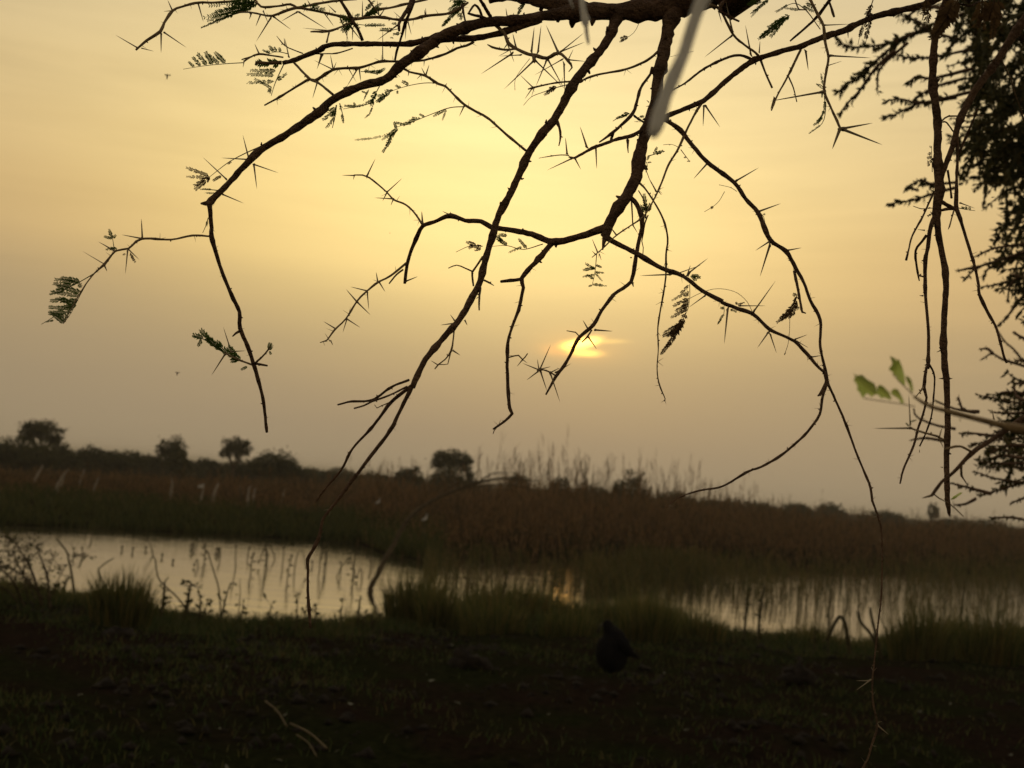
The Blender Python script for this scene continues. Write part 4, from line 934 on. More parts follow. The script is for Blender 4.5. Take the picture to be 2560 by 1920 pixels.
# --- thorn twig under the limb
br('thorn_twig', 'c 290,300,64 410,430,50 440,520,48 530,592,48 700,668,54 780,680,58 920,715,50 1060,650,46 1180,745,44 1230,830,24 1190,880,14', 'second', -.08, mat='twig')
br('thorn_twig2', 'c 545,600,30 400,612,36 250,580,38 190,548,16', 'thorn_twig', -.03, mat='twig')
br('thorn_twig3', 'c 760,690,60 765,740,50 770,775,12', 'thorn_twig', -.01, mat='twig')
br('under', 'b 1990,515,44 1900,560,40 1780,592,36 1650,660,36 1380,738,34 1200,752,32 1000,755,34 860,752,42 750,782,36 580,832,42 400,838,40 250,862,44 40,990,48 A 1900,487,20 1800,546,16 1700,606,16 1625,647,12', 'second', .10, mat='twig')
br('link1', 'A 1795,372,18 1900,482,18 1960,512,17 2045,580,20', 'left2', -.06, mat='twig')
# --- thin twigs of the upper left
br('ul1', 'A 1480,2,18 1430,8,18 1300,16,17 1220,16,19 1120,40,16 1060,66,21 1010,140,18 985,192,26 900,250,19 835,306,15', None, -.06, d0=1.30, mat='twig')
br('ul2', 'a 1050,155,22 1200,150,24 1350,180,28 1480,195,36 1620,142,36 1780,95,48 1900,112,40 2100,150,36 b 300,190,40 480,232,56 650,220,42 830,210,44 1000,235,38 1120,246,46 1250,235,38 1400,195,42 1650,170,38 1800,110,38 1920,30,32', None, .06, d0=1.22, mat='twig')
br('ul3', 'a 1260,-20,30 1340,82,34 1550,75,30 1700,52,38 1790,100,40', None, -.02, d0=1.27, mat='twig')
br('ul4', 'a 1800,92,40 1950,62,36 b 0,60,44 150,32,36 300,10,30 550,-8,26', 'ul2', .04, mat='twig')
br('ul5', 'b 330,-30,50 440,150,50 500,260,56 560,350,48 622,495,52', None, .0, d0=1.22)
br('ul6', 'b 1250,-40,80 1190,90,70 1120,200,58 1068,290,44 1072,378,36', None, -.03, d0=1.21)
br('ul7', 'b 1250,20,56 1180,200,40 1140,300,54 1110,420,36 1050,600,36 1020,735,32', 'ul6', .06)
br('ul8', 'b 640,205,40 700,170,56 790,120,56 950,98,30 1150,50,36 1420,-10,32', 'ul2', .05, mat='twig')
br('ul9', 'b -160,395,20 0,385,24 210,382,38 380,318,22 480,270,20', 'ul5', .05, mat='twig') if False else None
br('ul9', 'b 490,270,20 380,320,24 210,382,38 0,388,24 a 1950,390,20', 'ul5', -.05, mat='twig')
br('ul10', 'b 212,385,28 200,440,24 180,520,26', 'ul9', -.02, mat='twig')
br('ul11', 'A 1740,352,13 1670,342,12 1592,332,15 1540,350,11 1498,378,13', 'left2', -.03, mat='twig')
br('ul12', 'A 1590,336,10 1540,348,8 1486,366,9', 'ul11', .02, mat='twig')
br('ul13', 'A 1860,328,10 1800,305,9 1750,280,9 1700,222,4', 'left2', .02, mat='twig')
br('ul14', 'A 1730,385,30 1640,388,26 1575,385,22 1568,400,9', 'left2', -.01, mat='twig')
br('ul15', 'b -20,665,18 150,660,18 300,655,20 500,595,20', 'left2', -.02, mat='twig')
br('ul16', 'b 690,-10,30 760,90,26 800,140,24', None, .0, d0=1.24, mat='twig')
# --- the hanging branches on the right
br('v_main', 'd 1330,-120,100 1230,60,104 1130,400,108 1100,700,110 1090,1000,116 1120,1250,114 1150,1500,110 e 1150,300,112 1155,600,128 1180,850,160 1155,1000,132 1140,1150,104 1152,1350,96 1190,1570,90 g 1240,350,90 1255,560,90 1240,850,92 1220,1200,96 1240,1573,88 h 1010,250,76 1020,500,72 1025,730,72 1015,1000,68 1015,1250,66 1022,1450,60 1038,1590,38 1046,1625,12', None, -.10, d0=1.25)
br('v_diag', 'd 2420,60,150 2212,250,150 2050,480,124 1850,800,112 1650,1050,112 1480,1350,108 e 1410,40,92 1370,200,90 1300,420,84 1235,590,80 1200,720,70', None, -.05, d0=1.26)
br('v_right', 'e 1385,130,64 1395,400,46 1386,700,38 1380,950,66 1382,1090,64 1430,1220,46 1500,1450,44 g 1600,300,44 1655,560,44 1662,670,46 1800,950,48 1860,1050,40 1920,1250,36 1970,1450,38 2000,1512,36', 'v_diag', -.06)
br('v_left', 'e 1130,1130,70 1060,1340,66 1030,1570,60 g 1000,250,56 995,450,55 1000,650,50 1020,900,44 1040,1200,48 1030,1573,50 h 815,150,34 790,350,40 815,450,30 780,620,28 730,760,30 690,920,26 590,1150,26 553,1300,20', 'v_main', -.08)
br('v_left2', 'h 835,110,28 870,170,24 895,250,20 885,450,18 860,650,18 800,820,18 748,930,20', 'v_left', .06)
br('v_left3', 'e 1010,1420,44 960,1490,38 900,1560,36 g 880,130,34 880,230,32 905,400,36 925,500,18', 'v_left', .05)
br('v_left4', 'g 980,452,26 940,440,26 912,430,26', 'v_left', .04)
br('v_left5', 'h 785,350,30 745,400,14 710,440,12', 'v_left', -.05, mat='twig')
br('v_twig', 'e 1085,930,34 1060,985,30 960,1200,27 840,1420,28 800,1570,25 g 780,180,26 765,245,34', 'v_main', -.06)
br('v_twig2', 'e 1095,1082,12 1020,1085,11 955,1092,15 850,1058,8', 'v_main', -.04, mat='twig')
br('v_twig3', 'e 1640,-140,30 1590,0,30 1450,320,36 1395,450,34', None, .03, d0=1.20)
br('v_twig4', 'e 1275,620,34 1310,850,28 1320,960,34', 'v_diag', .02)
br('v_twig5', 'e 1215,25,24 1260,30,22 1345,145,22', 'v_main', .03)
br('v_twig6', 'd 1210,1480,26 1280,1430,24 1450,1425,22 1720,1415,18', 'v_main', .03, mat='twig')
br('v_cross', 'e 1180,1000,60 1260,1040,58 1340,1085,62 1290,1090,40 1190,1110,36', 'v_main', .04)
br('v_cross2', 'e 1350,1110,26 1320,1220,22 1295,1310,22 1280,1345,8', 'v_right', -.02, mat='twig')
br('v_far', 'd 1930,740,18 2000,860,18 2060,1000,20 2100,1150,20 2180,1370,22 2212,1500,20', 'v_diag', .08, mat='twig')
br('v_top', 'd 1380,40,30 1480,60,34 1560,70,30 1660,20,30', 'v_main', .02)
# --- young shoot close to the lens, and the thorny limb behind it
br('shoot', 'h 2060,850,110 1778,770,100 1600,735,88 1400,682,72 1200,632,62 1000,578,52 860,542,50 780,500,46 690,440,34', None, -.03, d0=.66, mat='near_twig', rough=.1)
br('shoot2', 'h 1980,560,80 1800,640,80 1650,740,66 1450,872,50 1250,1010,50 1080,1190,42 960,1290,38 880,1400,42 860,1420,30', None, -.04, d0=.95, mat='bark')
br('shoot3', 'h 1250,980,30 1150,932,26 1060,942,28 1000,960,24', 'shoot2', -.02, mat='twig')
br('shoot4', 'h 1000,880,22 920,832,27 800,800,22 650,750,24', 'shoot2', -.02, d0=.93, mat='twig')
br('shoot5', 'h 1158,1115,32 1160,1220,26 1185,1260,16 1215,1305,12', 'shoot2', .02, mat='twig')
br('shoot6', 'h 885,1400,18 940,1445,16 1000,1475,14 1070,1520,15 1180,1625,12', 'shoot2', .02, mat='twig')
# --- bleached stubs close to the lens
br('pale1', 'C 320,-120,92 220,30,98 120,330,88 k 1000,250,200 900,500,196 830,720,206 790,880,200 760,960,160 760,1005,90', None, .0, d0=.44, mat='pale', rough=.10, knobs=False)
br('pale2', 'c 1350,-120,90 1355,30,84 1375,160,96 1395,235,130 1392,285,120 1402,330,62 1412,420,56 1425,500,46 1432,545,24', None, .0, d0=.60, mat='pale', rough=.12, knobs=False)
br('pale3', 'c 1195,-40,26 1215,30,24 1250,110,18', None, .0, d0=.60, mat='pale', rough=.05, knobs=False)

# --- thorns
th('left_twig', 'D 875,138>868,15,11 870,138>748,115,10 700,212>605,158,10 640,295>505,215,6 785,205>770,355,10 790,205>855,268,8 640,300>658,340,12')
th('low_twig', 'D 1420,832>1372,682,10 1382,850>1300,978,11 1430,832>1510,828,8')
th('limb', 'A 1530,980>1492,830,11 1530,980>1360,970,10 1560,1010>1578,1160,11 1560,1010>1710,1062,9 1390,1100>1245,965,9 1370,1195>1500,1250,9')
th('limb', 'b 1030,900>1085,950,10 460,860>545,1010,6 390,1085>440,1055,20')
th('ul1', 'A 870,296>945,315,7 842,292>710,215,8 990,200>990,325,11 1010,200>1145,292,9 1058,62>1030,0,10 1055,66>1005,70,7 1218,22>1250,135,10')
th('ul2', 'a 1220,165>1195,240,18 1330,185>1275,325,18 1365,130>1430,290,18 1465,210>1280,510,20 1500,210>1710,365,18 1780,150>1590,260,18 1810,150>2150,360,18')
th('ul2', 'b 150,160>270,325,16 290,150>190,55,16 620,210>620,0,18 840,190>920,70,16 820,185>800,0,16 1110,240>1000,140,12 1180,270>1222,430,16 1160,270>1145,490,18 1390,180>1380,120,14 1400,180>1395,95,14 340,200>450,500,16')
th('ul4', 'a 1940,55>1910,0,18 2120,40>2090,0,16')
th('ul5', 'b 500,340>497,500,18 480,340>600,490,18 430,330>430,560,14')
th('ul6', 'b 1060,300>800,495,20')
th('ul9', 'a 2180,375>1850,345,14')
th('ul11', 'A 1592,330>1565,270,10 1500,378>1493,415,7')
th('ul13', 'A 1752,282>1745,232,8')
th('left2', 'A 1775,350>1750,235,9 1975,330>1950,420,10')
th('under', 'b 868,740>870,330,15 260,850>225,670,20 250,850>25,740,16 560,845>430,1060,20 580,845>600,1000,20 130,670>60,850,20 1380,740>1375,815,16 265,850>300,760,14')
th('link1', 'A 1950,505>1920,605,10')
th('to_centre', 'b 1390,920>1345,830,18 1400,920>1440,795,22 1870,1300>1810,1430,20 1640,1050>1660,1020,14 1190,890>1180,940,14 1330,930>1285,975,12')
th('thorn_twig', 'c 540,580>500,410,26 730,645>765,330,28 810,645>850,310,24 1055,635>910,310,28 1090,635>1380,400,18 1090,635>1390,515,18 490,660>112,908,24 430,520>520,770,20 755,750>395,1095,22 780,745>1130,1085,20 920,735>785,1060,22 935,735>1130,1085,20 1100,735>765,925,14 1130,770>1140,1140,22 1190,735>1400,755,18 1180,740>1245,605,16 435,540>385,610,18 600,675>340,690,16')
th('thorn_twig2', 'c 490,600>320,695,14 350,610>335,570,14')
th('stem_n', 'c 745,1070>590,920,16 740,1085>650,1215,16 765,1080>730,1190,12 2160,730>2180,700,12')
th('second', 'c 430,190>415,100,16 500,195>515,155,14')
th('arm_twig', 'E 355,405>345,345,10 365,408>400,465,10 290,460>188,435,9 290,465>300,575,9 225,525>160,450,10 230,530>310,608,10 165,632>248,686,9 165,635>140,715,8 95,692>22,648,9 65,765>80,795,8 60,768>30,720,6')
th('arm', 'E 530,400>600,372,10 430,105>428,105,6')
th('arm_twig3', 'B 285,1088>340,975,10 210,1078>135,1077,8 410,1182>505,1095,9 410,1185>385,1235,9 450,1222>335,1215,9 210,1080>205,1105,7 450,1225>435,1262,8 630,1370>625,1298,14')
th('arm', 'B 795,1318>752,1298,8 805,1318>800,1300,8')
th('centre', 'E 820,660>740,670,9 825,640>800,605,9 890,640>905,672,10 970,500>960,510,6')
th('cstub6', 'E 815,825>862,856,11 725,915>680,888,8')
th('drop_twig', 'E 1245,882>1210,925,9 1245,882>1275,905,6')
th('hook_twig', 'E 1350,945>1418,790,10 1345,945>1335,878,9 1340,955>1270,1008,10 1345,945>1245,905,9 1355,955>1395,1075,11 1360,940>1418,925,8 1415,965>1475,1145,11 1410,965>1470,935,10')
th('hook', 'E 1690,700>1797,708,12 1650,745>1700,818,11 1650,700>1615,640,11 1450,960>1545,905,8 1920,410>1925,435,14')
th('hook', 'm 480,1000>478,1015,20 500,1310>512,1365,20')
th('hk2', 'm 500,600>560,700,18')
th('rl_twig', 'm 790,190>690,10,20 820,190>855,235,14 290,715>210,610,16 70,940>0,770,18 90,960>115,1035,16 40,960>0,920,14 300,720>250,650,14')
th('arc', 'n 590,50>660,-50,14 1395,490>1665,110,22 1230,415>1545,415,16 1080,440>1035,880,28 1575,745>1440,935,22 1600,765>1680,1000,18 1910,825>2055,770,16 1930,850>2070,932,14 2110,1045>2230,1025,18 800,290>600,435,18')
th('arc', 'm 1170,1220>1210,1095,20 1190,1190>1425,1010,22 1060,1195>1340,1095,14 960,1210>590,1225,22')
th('arc', 'J 500,455>490,435,8')
th('rl_down', 'C 265,1005>182,1098,11 445,1110>582,1030,11 580,1300>718,1250,12 G 650,155>562,212,11 652,172>590,372,14 765,210>845,195,10 1095,1225>1090,1240,5')
th('rl_down', 'K 1310,818>1380,876,10 1270,540>1180,604,9 1255,545>1180,545,7')
th('right_limb', 'C 245,650>240,776,11 255,650>345,782,11 535,340>500,155,11 870,310>887,432,13 585,325>590,250,10 1130,200>1132,235,8')
th('rl_fork2', 'C 418,218>248,352,11 420,190>380,10,12 335,70>355,140,7')
th('rl_curl', 'C 1095,790>1282,756,16 1100,795>1342,890,18 1080,795>1034,916,20 1020,342>1275,356,12 972,565>650,622,14 985,155>1140,148,9 1000,405>1095,375,7')
th('rl_hang', 'C 680,600>655,672,14')
th('stem_m', 'B 1640,905>1598,778,13 1695,900>1700,1037,12 1545,975>1395,1046,9 1518,945>1508,845,12 1565,970>1602,1040,11')
th('stem_l', 'k 300,900>285,870,12 360,870>370,910,12')
th('stem', 'k 700,570>670,540,14 700,615>660,620,12 640,1340>730,1575,14')
th('v_twig', 'e 985,1355>900,1345,14')
th('v_right', 'e 1430,1020>1608,1085,16 1820,950>1860,945,10')
th('v_left', 'g 970,685>925,682,18 h 745,990>745,960,8')
th('v_main', 'g 1180,1360>1135,1380,14 h 970,262>935,262,14 1045,262>1075,262,14 975,1140>950,1135,10')
th('shoot4', 'h 655,752>295,755,20 655,735>640,415,17 940,845>970,742,18 940,855>985,950,16')
th('shoot2', 'h 870,1415>768,1444,28 1480,660>1460,560,16')
th('shoot', 'h 1150,660>1145,690,12')
# small paired spines on the twigs, as the species has them
for key in ('left_twig', 'arm_twig', 'arm_twig3', 'under', 'ul1', 'ul2', 'rl_twig', 'rl_curl', 'to_centre', 'arc', 'whip', 'rl_down', 'fork1', 'drop', 'left_end', 'hook', 'v_right', 'v_left', 'stem_n'):
    P = BR[key]['px']
    for i in range(random.randint(3, 8), len(P) - 2, random.randint(9, 16)):
        x, y, w_, d = P[i]; a_ = random.uniform(0, 6.28); l_ = random.uniform(9, 20)
        for s_ in (-1, 1):
            p0 = at(x, y, d); p1 = at(x + math.cos(a_ + s_ * .6) * l_, y + math.sin(a_ + s_ * .6) * l_, d + random.uniform(-.01, .01)); v = p1 - p0; r_ = 1.5 * .5 * d / FPX
            o = link('thorn', thorn_me, None, BR[key]['o']); o.matrix_basis = Matrix.Translation(p0) @ v.to_track_quat('Z', 'Y').to_matrix().to_4x4() @ Matrix.Diagonal((r_, r_, v.length, 1))

# --- leaves
leaf('ul11', 'A 1495,385,6 1380,392 1250,405 1125,425', '1385,388>1320,322,34 1345,392>1290,340,26 1305,396>1262,318,32 1270,400>1212,328,30 1232,406>1185,352,26 1195,412>1158,380,18')
leaf('ul14', 'a 1620,790,16 1540,960 1500,1060 1465,1178', '1520,872>1210,868,62 1500,925>1170,915,54 1500,1000>1170,1018,54 1475,1085>1262,968,44 1540,985>1652,905,50 1470,1120>1425,1095,44 1465,1145>1425,1120,40')
leaf('ul14', 'a 1700,740,12 1640,740 1580,760', '1570,780>1290,775,110')
leaf('ul3', 'a 1150,130,24 1000,175 800,255 600,345', '1260,20>700,70,70 1220,50>780,135,80 1180,80>760,175,84 1120,110>640,215,70 1000,175>680,250,60 960,190>610,340,54 1240,40>1000,20,70 1230,60>1080,130,80', 'leaf')
leaf('ul3', 'a 1260,0,20 1240,60', '1200,-10>980,40,80 1250,20>1130,130,90 1300,10>1180,90,80', 'leaf')
leaf('ul11', 'a 1665,660,12 1580,640 1500,640 1430,665', '1580,640>1560,590,44 1530,640>1490,580,44 1490,640>1440,565,44 1450,650>1410,620,36 1440,655>1360,615,34')
leaf('ul2', 'a 1900,110,14 2000,100', '1900,90>1870,55,50 1960,110>2050,70,60 2020,120>2120,110,60 1950,120>1990,60,50')
leaf('ul5', 'b 520,300,20 450,290 380,300', '520,280>350,260,80 500,250>360,200,80 470,290>370,380,90 540,290>420,330,80 460,320>390,400,70 540,320>560,300,60', 'leaf')
leaf('ul2', 'b 560,300,10 700,312 900,314', '640,310>900,306,46 520,200>590,180,40')
leaf('ul8', 'b 640,200,20 720,160 800,110', '650,200>760,130,80 700,170>830,100,80 720,130>860,40,50 650,130>740,60,44 660,100>770,10,40', 'leaf')
leaf('ul7', 'b 1080,350,10 950,375 820,380', '1000,372>840,360,50 1080,410>1000,420,40 1040,290>980,290,30 1000,465>960,462,26')
leaf('ul2', 'b 1880,60,20 1760,160 1600,320', '1900,20>1700,0,90 1860,40>1680,130,80 1830,90>1690,190,76 1760,160>1640,270,60 1700,220>1595,325,44 1900,40>1750,40,90', 'leaf')
leaf('stub4', 'b 1850,130,14 1830,200', '1840,160>1790,200,40 1850,190>1825,240,40')
leaf('upper', 'c 650,50,20 590,110 565,180', '640,60>570,120,50 600,110>560,180,40')
leaf('limb', 'b 600,880,10 750,880 860,890', '640,870>750,890,50 720,890>860,870,46 780,910>900,840,40')
leaf('to_centre', 'b 1520,1020,12 1380,1020 1200,1050 1000,1110 900,1170 820,1240', '1190,1040>1110,1000,44 1090,1080>1030,1050,40 1050,1110>1050,1150,30 1000,1110>900,1120,54 960,1130>890,1180,54 930,1170>810,1180,60 900,1180>820,1240,60 870,1210>790,1250,50', 'leaf')
leaf('to_centre', 'b 1880,1310,14 1700,1322 1500,1390 1250,1490 1010,1573', '1650,1340>1490,1430,40 1650,1350>1600,1480,26 1390,1440>1320,1400,30 1330,1465>1230,1450,44 1280,1480>1180,1490,44 1220,1510>1130,1520,44 1150,1540>1010,1500,36', 'leaf')
leaf('to_centre', 'B 470,800,7 430,850 390,940', '480,790>380,860,24 460,810>410,880,24 440,850>385,935,22 470,790>455,750,18 450,820>320,850,18 320,850>215,860,14')
leaf('limb', 'b 830,1060,14 770,1180 745,1320', '800,1120>740,1200,60 770,1180>730,1300,60 760,1230>640,1280,50 740,1320>700,1420,26 700,1400>650,1450,24', 'leaf')
leaf('limb', 'b 760,1260,10 600,1300 380,1340', '640,1290>480,1320,30 540,1310>400,1300,36 540,1300>510,1260,26')
leaf('limb', 'b 300,1290,18 285,1420 250,1573', '300,1310>200,1400,60 290,1370>130,1470,50 290,1350>250,1440,50 280,1450>170,1573,50', 'leaf')
leaf('limb', 'b 340,1270,14 370,1380 392,1515', '360,1300>345,1345,40 370,1400>385,1510,34')
leaf('limb', 'b 700,1100,8 660,1180 630,1240', '690,1110>640,1220,24 610,1120>680,1150,26')
leaf('limb', 'A 1600,900,8 1500,945 1400,1000 1290,1085', '1290,1090>1145,1085,24 1280,1078>1145,1030,26 1290,1085>1200,1165,34 1260,1100>1195,1140,30 1360,1080>1310,1110,20 1420,990>1400,1010,14', 'leaf_dry')
leaf('limb', 'A 1340,1170,7 1290,1165 1230,1165', '1300,1165>1240,1160,12 1330,1190>1260,1185,12')
leaf('left_end', 'D 1280,10,6 1265,60 1245,105', '1275,30>1268,60,16')
leaf('left_twig', 'D 580,352,7 480,410 360,470', '490,400>370,378,30 470,415>340,390,34 440,430>330,415,34 400,450>305,475,34 500,440>480,410,30', 'leaf')
leaf('left_twig', 'D 540,400,6 490,490 440,590 390,662', '500,470>350,430,34 490,490>330,470,30 480,520>310,520,34 465,545>350,500,34 450,570>300,560,30 440,595>310,590,30 425,620>300,600,26 405,650>330,590,26 390,660>300,585,22 470,550>380,560,32', 'leaf')
leaf('left_twig', 'D 330,620,5 290,645 255,665', '330,640>280,650,12')
leaf('left_twig', 'D 702,205,6 695,160 690,130', '692,140>640,125,22 690,135>672,82,24 692,135>712,118,20 700,200>650,205,18 720,200>680,195,18', 'leaf')
leaf('left_twig', 'D 800,225,5 815,260', '800,230>830,285,18 770,230>755,240,12', 'leaf_dry')
leaf('low_twig', 'D 1380,840,8 1290,775 1190,735', '1400,850>1330,770,40 1360,820>1280,750,44 1320,800>1250,720,44 1290,770>1235,700,40 1250,750>1185,730,36 1240,760>1215,800,26 1480,885>1400,840,44 1450,870>1400,800,44 1470,880>1420,890,30 1520,925>1480,945,16', 'leaf')
leaf('low_twig2', 'D 1640,832,6 1660,790', '1650,820>1660,780,26 1650,825>1675,795,20 1655,830>1665,850,16', 'leaf')
leaf('hook', 'E 1700,235,6 1690,340 1672,428', '1695,302>1732,316,14 1692,318>1618,332,22 1690,345>1745,350,18 1690,330>1630,290,18 1686,362>1614,374,16 1682,390>1640,360,16 1675,420>1762,430,18 1690,350>1735,400,12 1672,425>1650,432,12', 'leaf')
leaf('arm', 'E 1370,172,7 1250,205 1150,182 1060,186', '1270,200>1220,140,22 1240,190>1160,225,16 1150,180>1080,130,26 1120,160>1090,120,22 1150,120>1100,115,22', 'leaf')
leaf('arm', 'E 1000,186,6 940,180 890,195 835,222', '1000,185>930,190,24 960,180>900,160,24 940,175>915,200,20 990,200>950,210,20', 'leaf_dry')
leaf('stem_l', 'k 460,705,16 360,740 255,800', '450,700>380,730,50 400,730>290,770,40', 'leaf')
leaf('stem_l', 'k 560,760,10 600,745 640,750', '590,750>640,740,30 520,805>610,810,14', 'leaf')
leaf('stem', 'k 690,1230,14 760,1210 890,1170', '760,1210>800,1120,36 780,1200>890,1165,44 700,1220>680,1280,30', 'leaf')
leaf('stem', 'k 670,1300,10 680,1350 660,1430', '680,1310>730,1305,20 680,1340>650,1400,20', 'leaf')
leaf('rl_twig', 'k 1090,1150,12 1150,1230 1205,1300', '1130,1240>1160,1250,24 1170,1290>1205,1295,24', 'leaf_dry')
leaf('rl_twig', 'k 1060,1120,8 980,1085 875,1092', '960,1085>950,1095,14', 'leaf_dry')
leaf('pod', 'm 660,430,10 640,330', '660,420>640,220,56 680,440>720,340,60 640,430>590,360,50 650,450>610,380,44', 'leaf')
leaf('arc', 'n 610,150,10 612,300 592,450 560,520', '600,160>500,260,44 605,240>390,350,40 600,280>540,300,34 600,320>410,420,56 598,350>520,430,56 595,400>440,480,56 585,450>380,560,50 580,470>500,490,36', 'leaf_dry')
leaf('arc', 'n 560,500,12 500,660 420,800 250,1015', '560,510>480,700,84 530,600>380,760,70 500,640>290,755,60 480,700>280,790,56 470,720>330,790,50 520,600>400,820,90 430,780>320,940,60 380,850>255,1012,52', 'leaf_dry')
leaf('arc', 'n 1380,490,8 1320,370 1200,260 1050,212 900,210 740,260 600,330', None, 'twig', n=0)
leaf('arc', 'n 620,50,8 680,60 740,70', '620,60>740,65,50 640,80>700,95,46 630,40>720,45,44', 'leaf')
leaf('arc', 'n 1030,420,10 1030,520 950,645', '1035,450>990,440,34 1030,520>980,590,30 1000,570>955,640,28 1110,460>1190,490,30', 'leaf')
leaf('arc', 'n 1180,400,8 1280,375', '1190,400>1180,370,24 1200,400>1285,375,24', 'leaf_dry')
leaf('rl_stub', 'n 1930,280,12 1860,480 1700,610', '1930,290>1880,270,50 1930,300>1890,420,64 1940,380>1830,470,70 1900,430>1790,520,70 1870,480>1720,580,70 1850,500>1680,620,50 1900,480>1820,560,60 1960,430>1880,480,50', 'leaf_dry')
leaf('rl_stub', 'n 1840,520,8 1838,700 1820,880 1775,1015', '1790,990>1770,1018,20', 'leaf_dry')
leaf('rl_curl', 'C 985,590,7 992,680 970,760 890,822', '990,620>985,700,18 985,680>945,760,22 975,720>920,770,20 960,770>890,820,12', 'leaf')
leaf('rl_curl', 'C 985,540,6 960,520 935,515', '975,520>965,450,16 975,545>935,515,12 975,560>970,600,12', 'leaf')
leaf('rl_spray', 'C 770,95,8 690,150 590,230', '770,95>640,170,34 750,110>590,235,40 720,130>655,225,34 700,150>580,240,30', 'leaf')
leaf('rl_spray', 'C 640,0,8 530,85', '640,0>540,80,26 600,10>510,30,24 600,30>535,105,16 570,0>520,20,24', 'leaf')
leaf('rl_spray', 'C 870,60,6 800,20 680,70', '850,40>920,70,24 830,60>740,50,16 760,30>690,75,14 870,20>930,50,24', 'leaf')
leaf('stem_n', 'c 1190,1035,14 1040,1075 880,1130 730,1190 632,1295', '1040,1070>950,1090,46 1020,1080>920,1130,44 1010,1090>890,1165,44', 'leaf_dry')
leaf('centre', 'c 2040,220,8 2045,300 1990,400 1920,455', '1920,450>1830,480,56 1880,480>1815,515,30', 'leaf_dry')
leaf('thorn_twig', 'c 710,720,6 600,860 530,980 528,1110', None, 'leaf_dry')
leaf('rl_down', 'm 1780,190,8 1700,140 1560,108', '1720,145>1700,140,14', 'leaf_dry')
leaf('rl_down', 'm 1630,190,8 1560,310 1480,380 1380,440', '1490,370>1460,400,30', 'leaf_dry')
leaf('rl_down', 'm 2060,440,8 2110,500 2130,610', '2100,470>2130,470,24', 'leaf_dry')
leaf('right_limb', 'd 360,-10,14 310,130 230,290 170,550', '350,60>270,180,60 320,130>290,200,60 290,210>230,330,50 230,330>195,450,50', 'leaf_dry')
leaf('right_limb', 'd 330,110,14 310,230 290,360 265,550', '320,150>310,260,80 310,240>290,360,80 290,360>270,470,56', 'leaf_dry')
leaf('v_main', 'e 1085,640,10 1080,480 1075,320', '1070,330>1050,330,30 1080,400>1030,420,40 1075,450>1020,470,40 1080,500>1025,520,44 1060,540>1025,560,30', 'leaf_dry')
leaf('v_right', 'e 1400,1080,12 1500,1100 1610,1115', '1470,1095>1450,1065,34 1510,1100>1490,1070,34 1560,1108>1530,1075,34', 'leaf')
leaf('v_main', 'e 1090,1150,12 1060,1160 1030,1180', '1080,1150>1060,1130,30 1070,1160>1028,1182,30', 'leaf_dry')
for (sp, st) in (('d 1420,-60,20 1330,150 1200,330 1100,470', '1400,0>1250,200,200 1350,100>1180,300,200 1300,150>1120,420,190 1380,60>1300,240,160 1250,250>1090,480,150 1320,40>1270,180,170'),
                 ('d 1000,-40,20 1000,100 960,250', '1010,0>1020,150,120 1060,60>960,180,100 1040,150>1000,300,90'),
                 ('d 1800,-60,20 1780,100 1720,300', '1850,0>1780,250,190 1700,0>1690,200,170 1900,0>1860,300,150 1780,100>1690,330,150 1660,120>1620,340,120 1860,220>1820,470,90')):
    leaf('v_top', sp, st, 'leaf_dry', d_off=-.12)
# the fresh green leaf held close to the lens: folded pinnae with toothed edges
def green_leaf(outline, fold):
    zz = ZM['h']; d = .63; q = [(zz[0] + x * zz[2], zz[1] + y * zz[2]) for x, y in outline]
    cx_ = sum(x for x, y in q) / len(q); cy_ = sum(y for x, y in q) / len(q)
    bm = bmesh.new(); n = len(q); fx, fy = math.cos(fold), math.sin(fold)
    def pt(x, y): return at(x, y, d - .006 * math.cos(((x - cx_) * fx + (y - cy_) * fy) / 14.0))
    inner = [bm.verts.new(pt(cx_ + (x - cx_) * .45, cy_ + (y - cy_) * .45)) for x, y in q]; outer = [bm.verts.new(pt(x, y)) for x, y in q]; c_ = bm.verts.new(pt(cx_, cy_))
    for i in range(n):
        j = (i + 1) % n; bm.faces.new((outer[i], outer[j], inner[j], inner[i])); bm.faces.new((inner[i], inner[j], c_))
    me = bpy.data.meshes.new('leaflets'); bm.to_mesh(me); bm.free()
    o = link('leaf', me, M['leaf_green'], BR['shoot']['o'])
green_leaf([(450, 40), (500, 58), (525, 92), (522, 68), (548, 78), (580, 160), (600, 240), (606, 330), (585, 325), (540, 290), (522, 262), (520, 240), (500, 235), (475, 195), (445, 178), (448, 150), (470, 135), (475, 100), (462, 70)], .6)
green_leaf([(608, 240), (632, 240), (662, 270), (680, 330), (684, 380), (672, 402), (655, 370), (640, 320), (620, 290)], .6)
green_leaf([(95, 205), (120, 232), (180, 225), (230, 270), (300, 310), (318, 352), (322, 420), (300, 425), (270, 445), (245, 420), (225, 410), (200, 440), (180, 452), (150, 395), (128, 380), (130, 330), (92, 275), (110, 250)], 2.2)
green_leaf([(325, 350), (350, 322), (385, 335), (425, 375), (450, 400), (472, 470), (440, 470), (400, 450), (365, 462), (345, 430), (318, 415)], 2.2)
green_leaf([(460, 395), (480, 370), (500, 358), (535, 372), (562, 420), (588, 478), (592, 510), (560, 505), (545, 470), (510, 445), (475, 425)], 2.2)
leaf('shoot', 'h 700,540,12 560,512 350,482 190,455', None, 'near_twig', d_off=0)
leaf('shoot', 'h 680,420,14 610,350 540,285 480,215', None, 'near_twig', d_off=0)
leaf('shoot2', 'h 1060,1455,14 1110,1430 1165,1388', '1070,1450>1160,1390,26', 'leaf_green')
leaf('shoot4', 'h 640,735,8 615,705', '640,730>610,700,20 650,690>720,670,20', 'leaf')

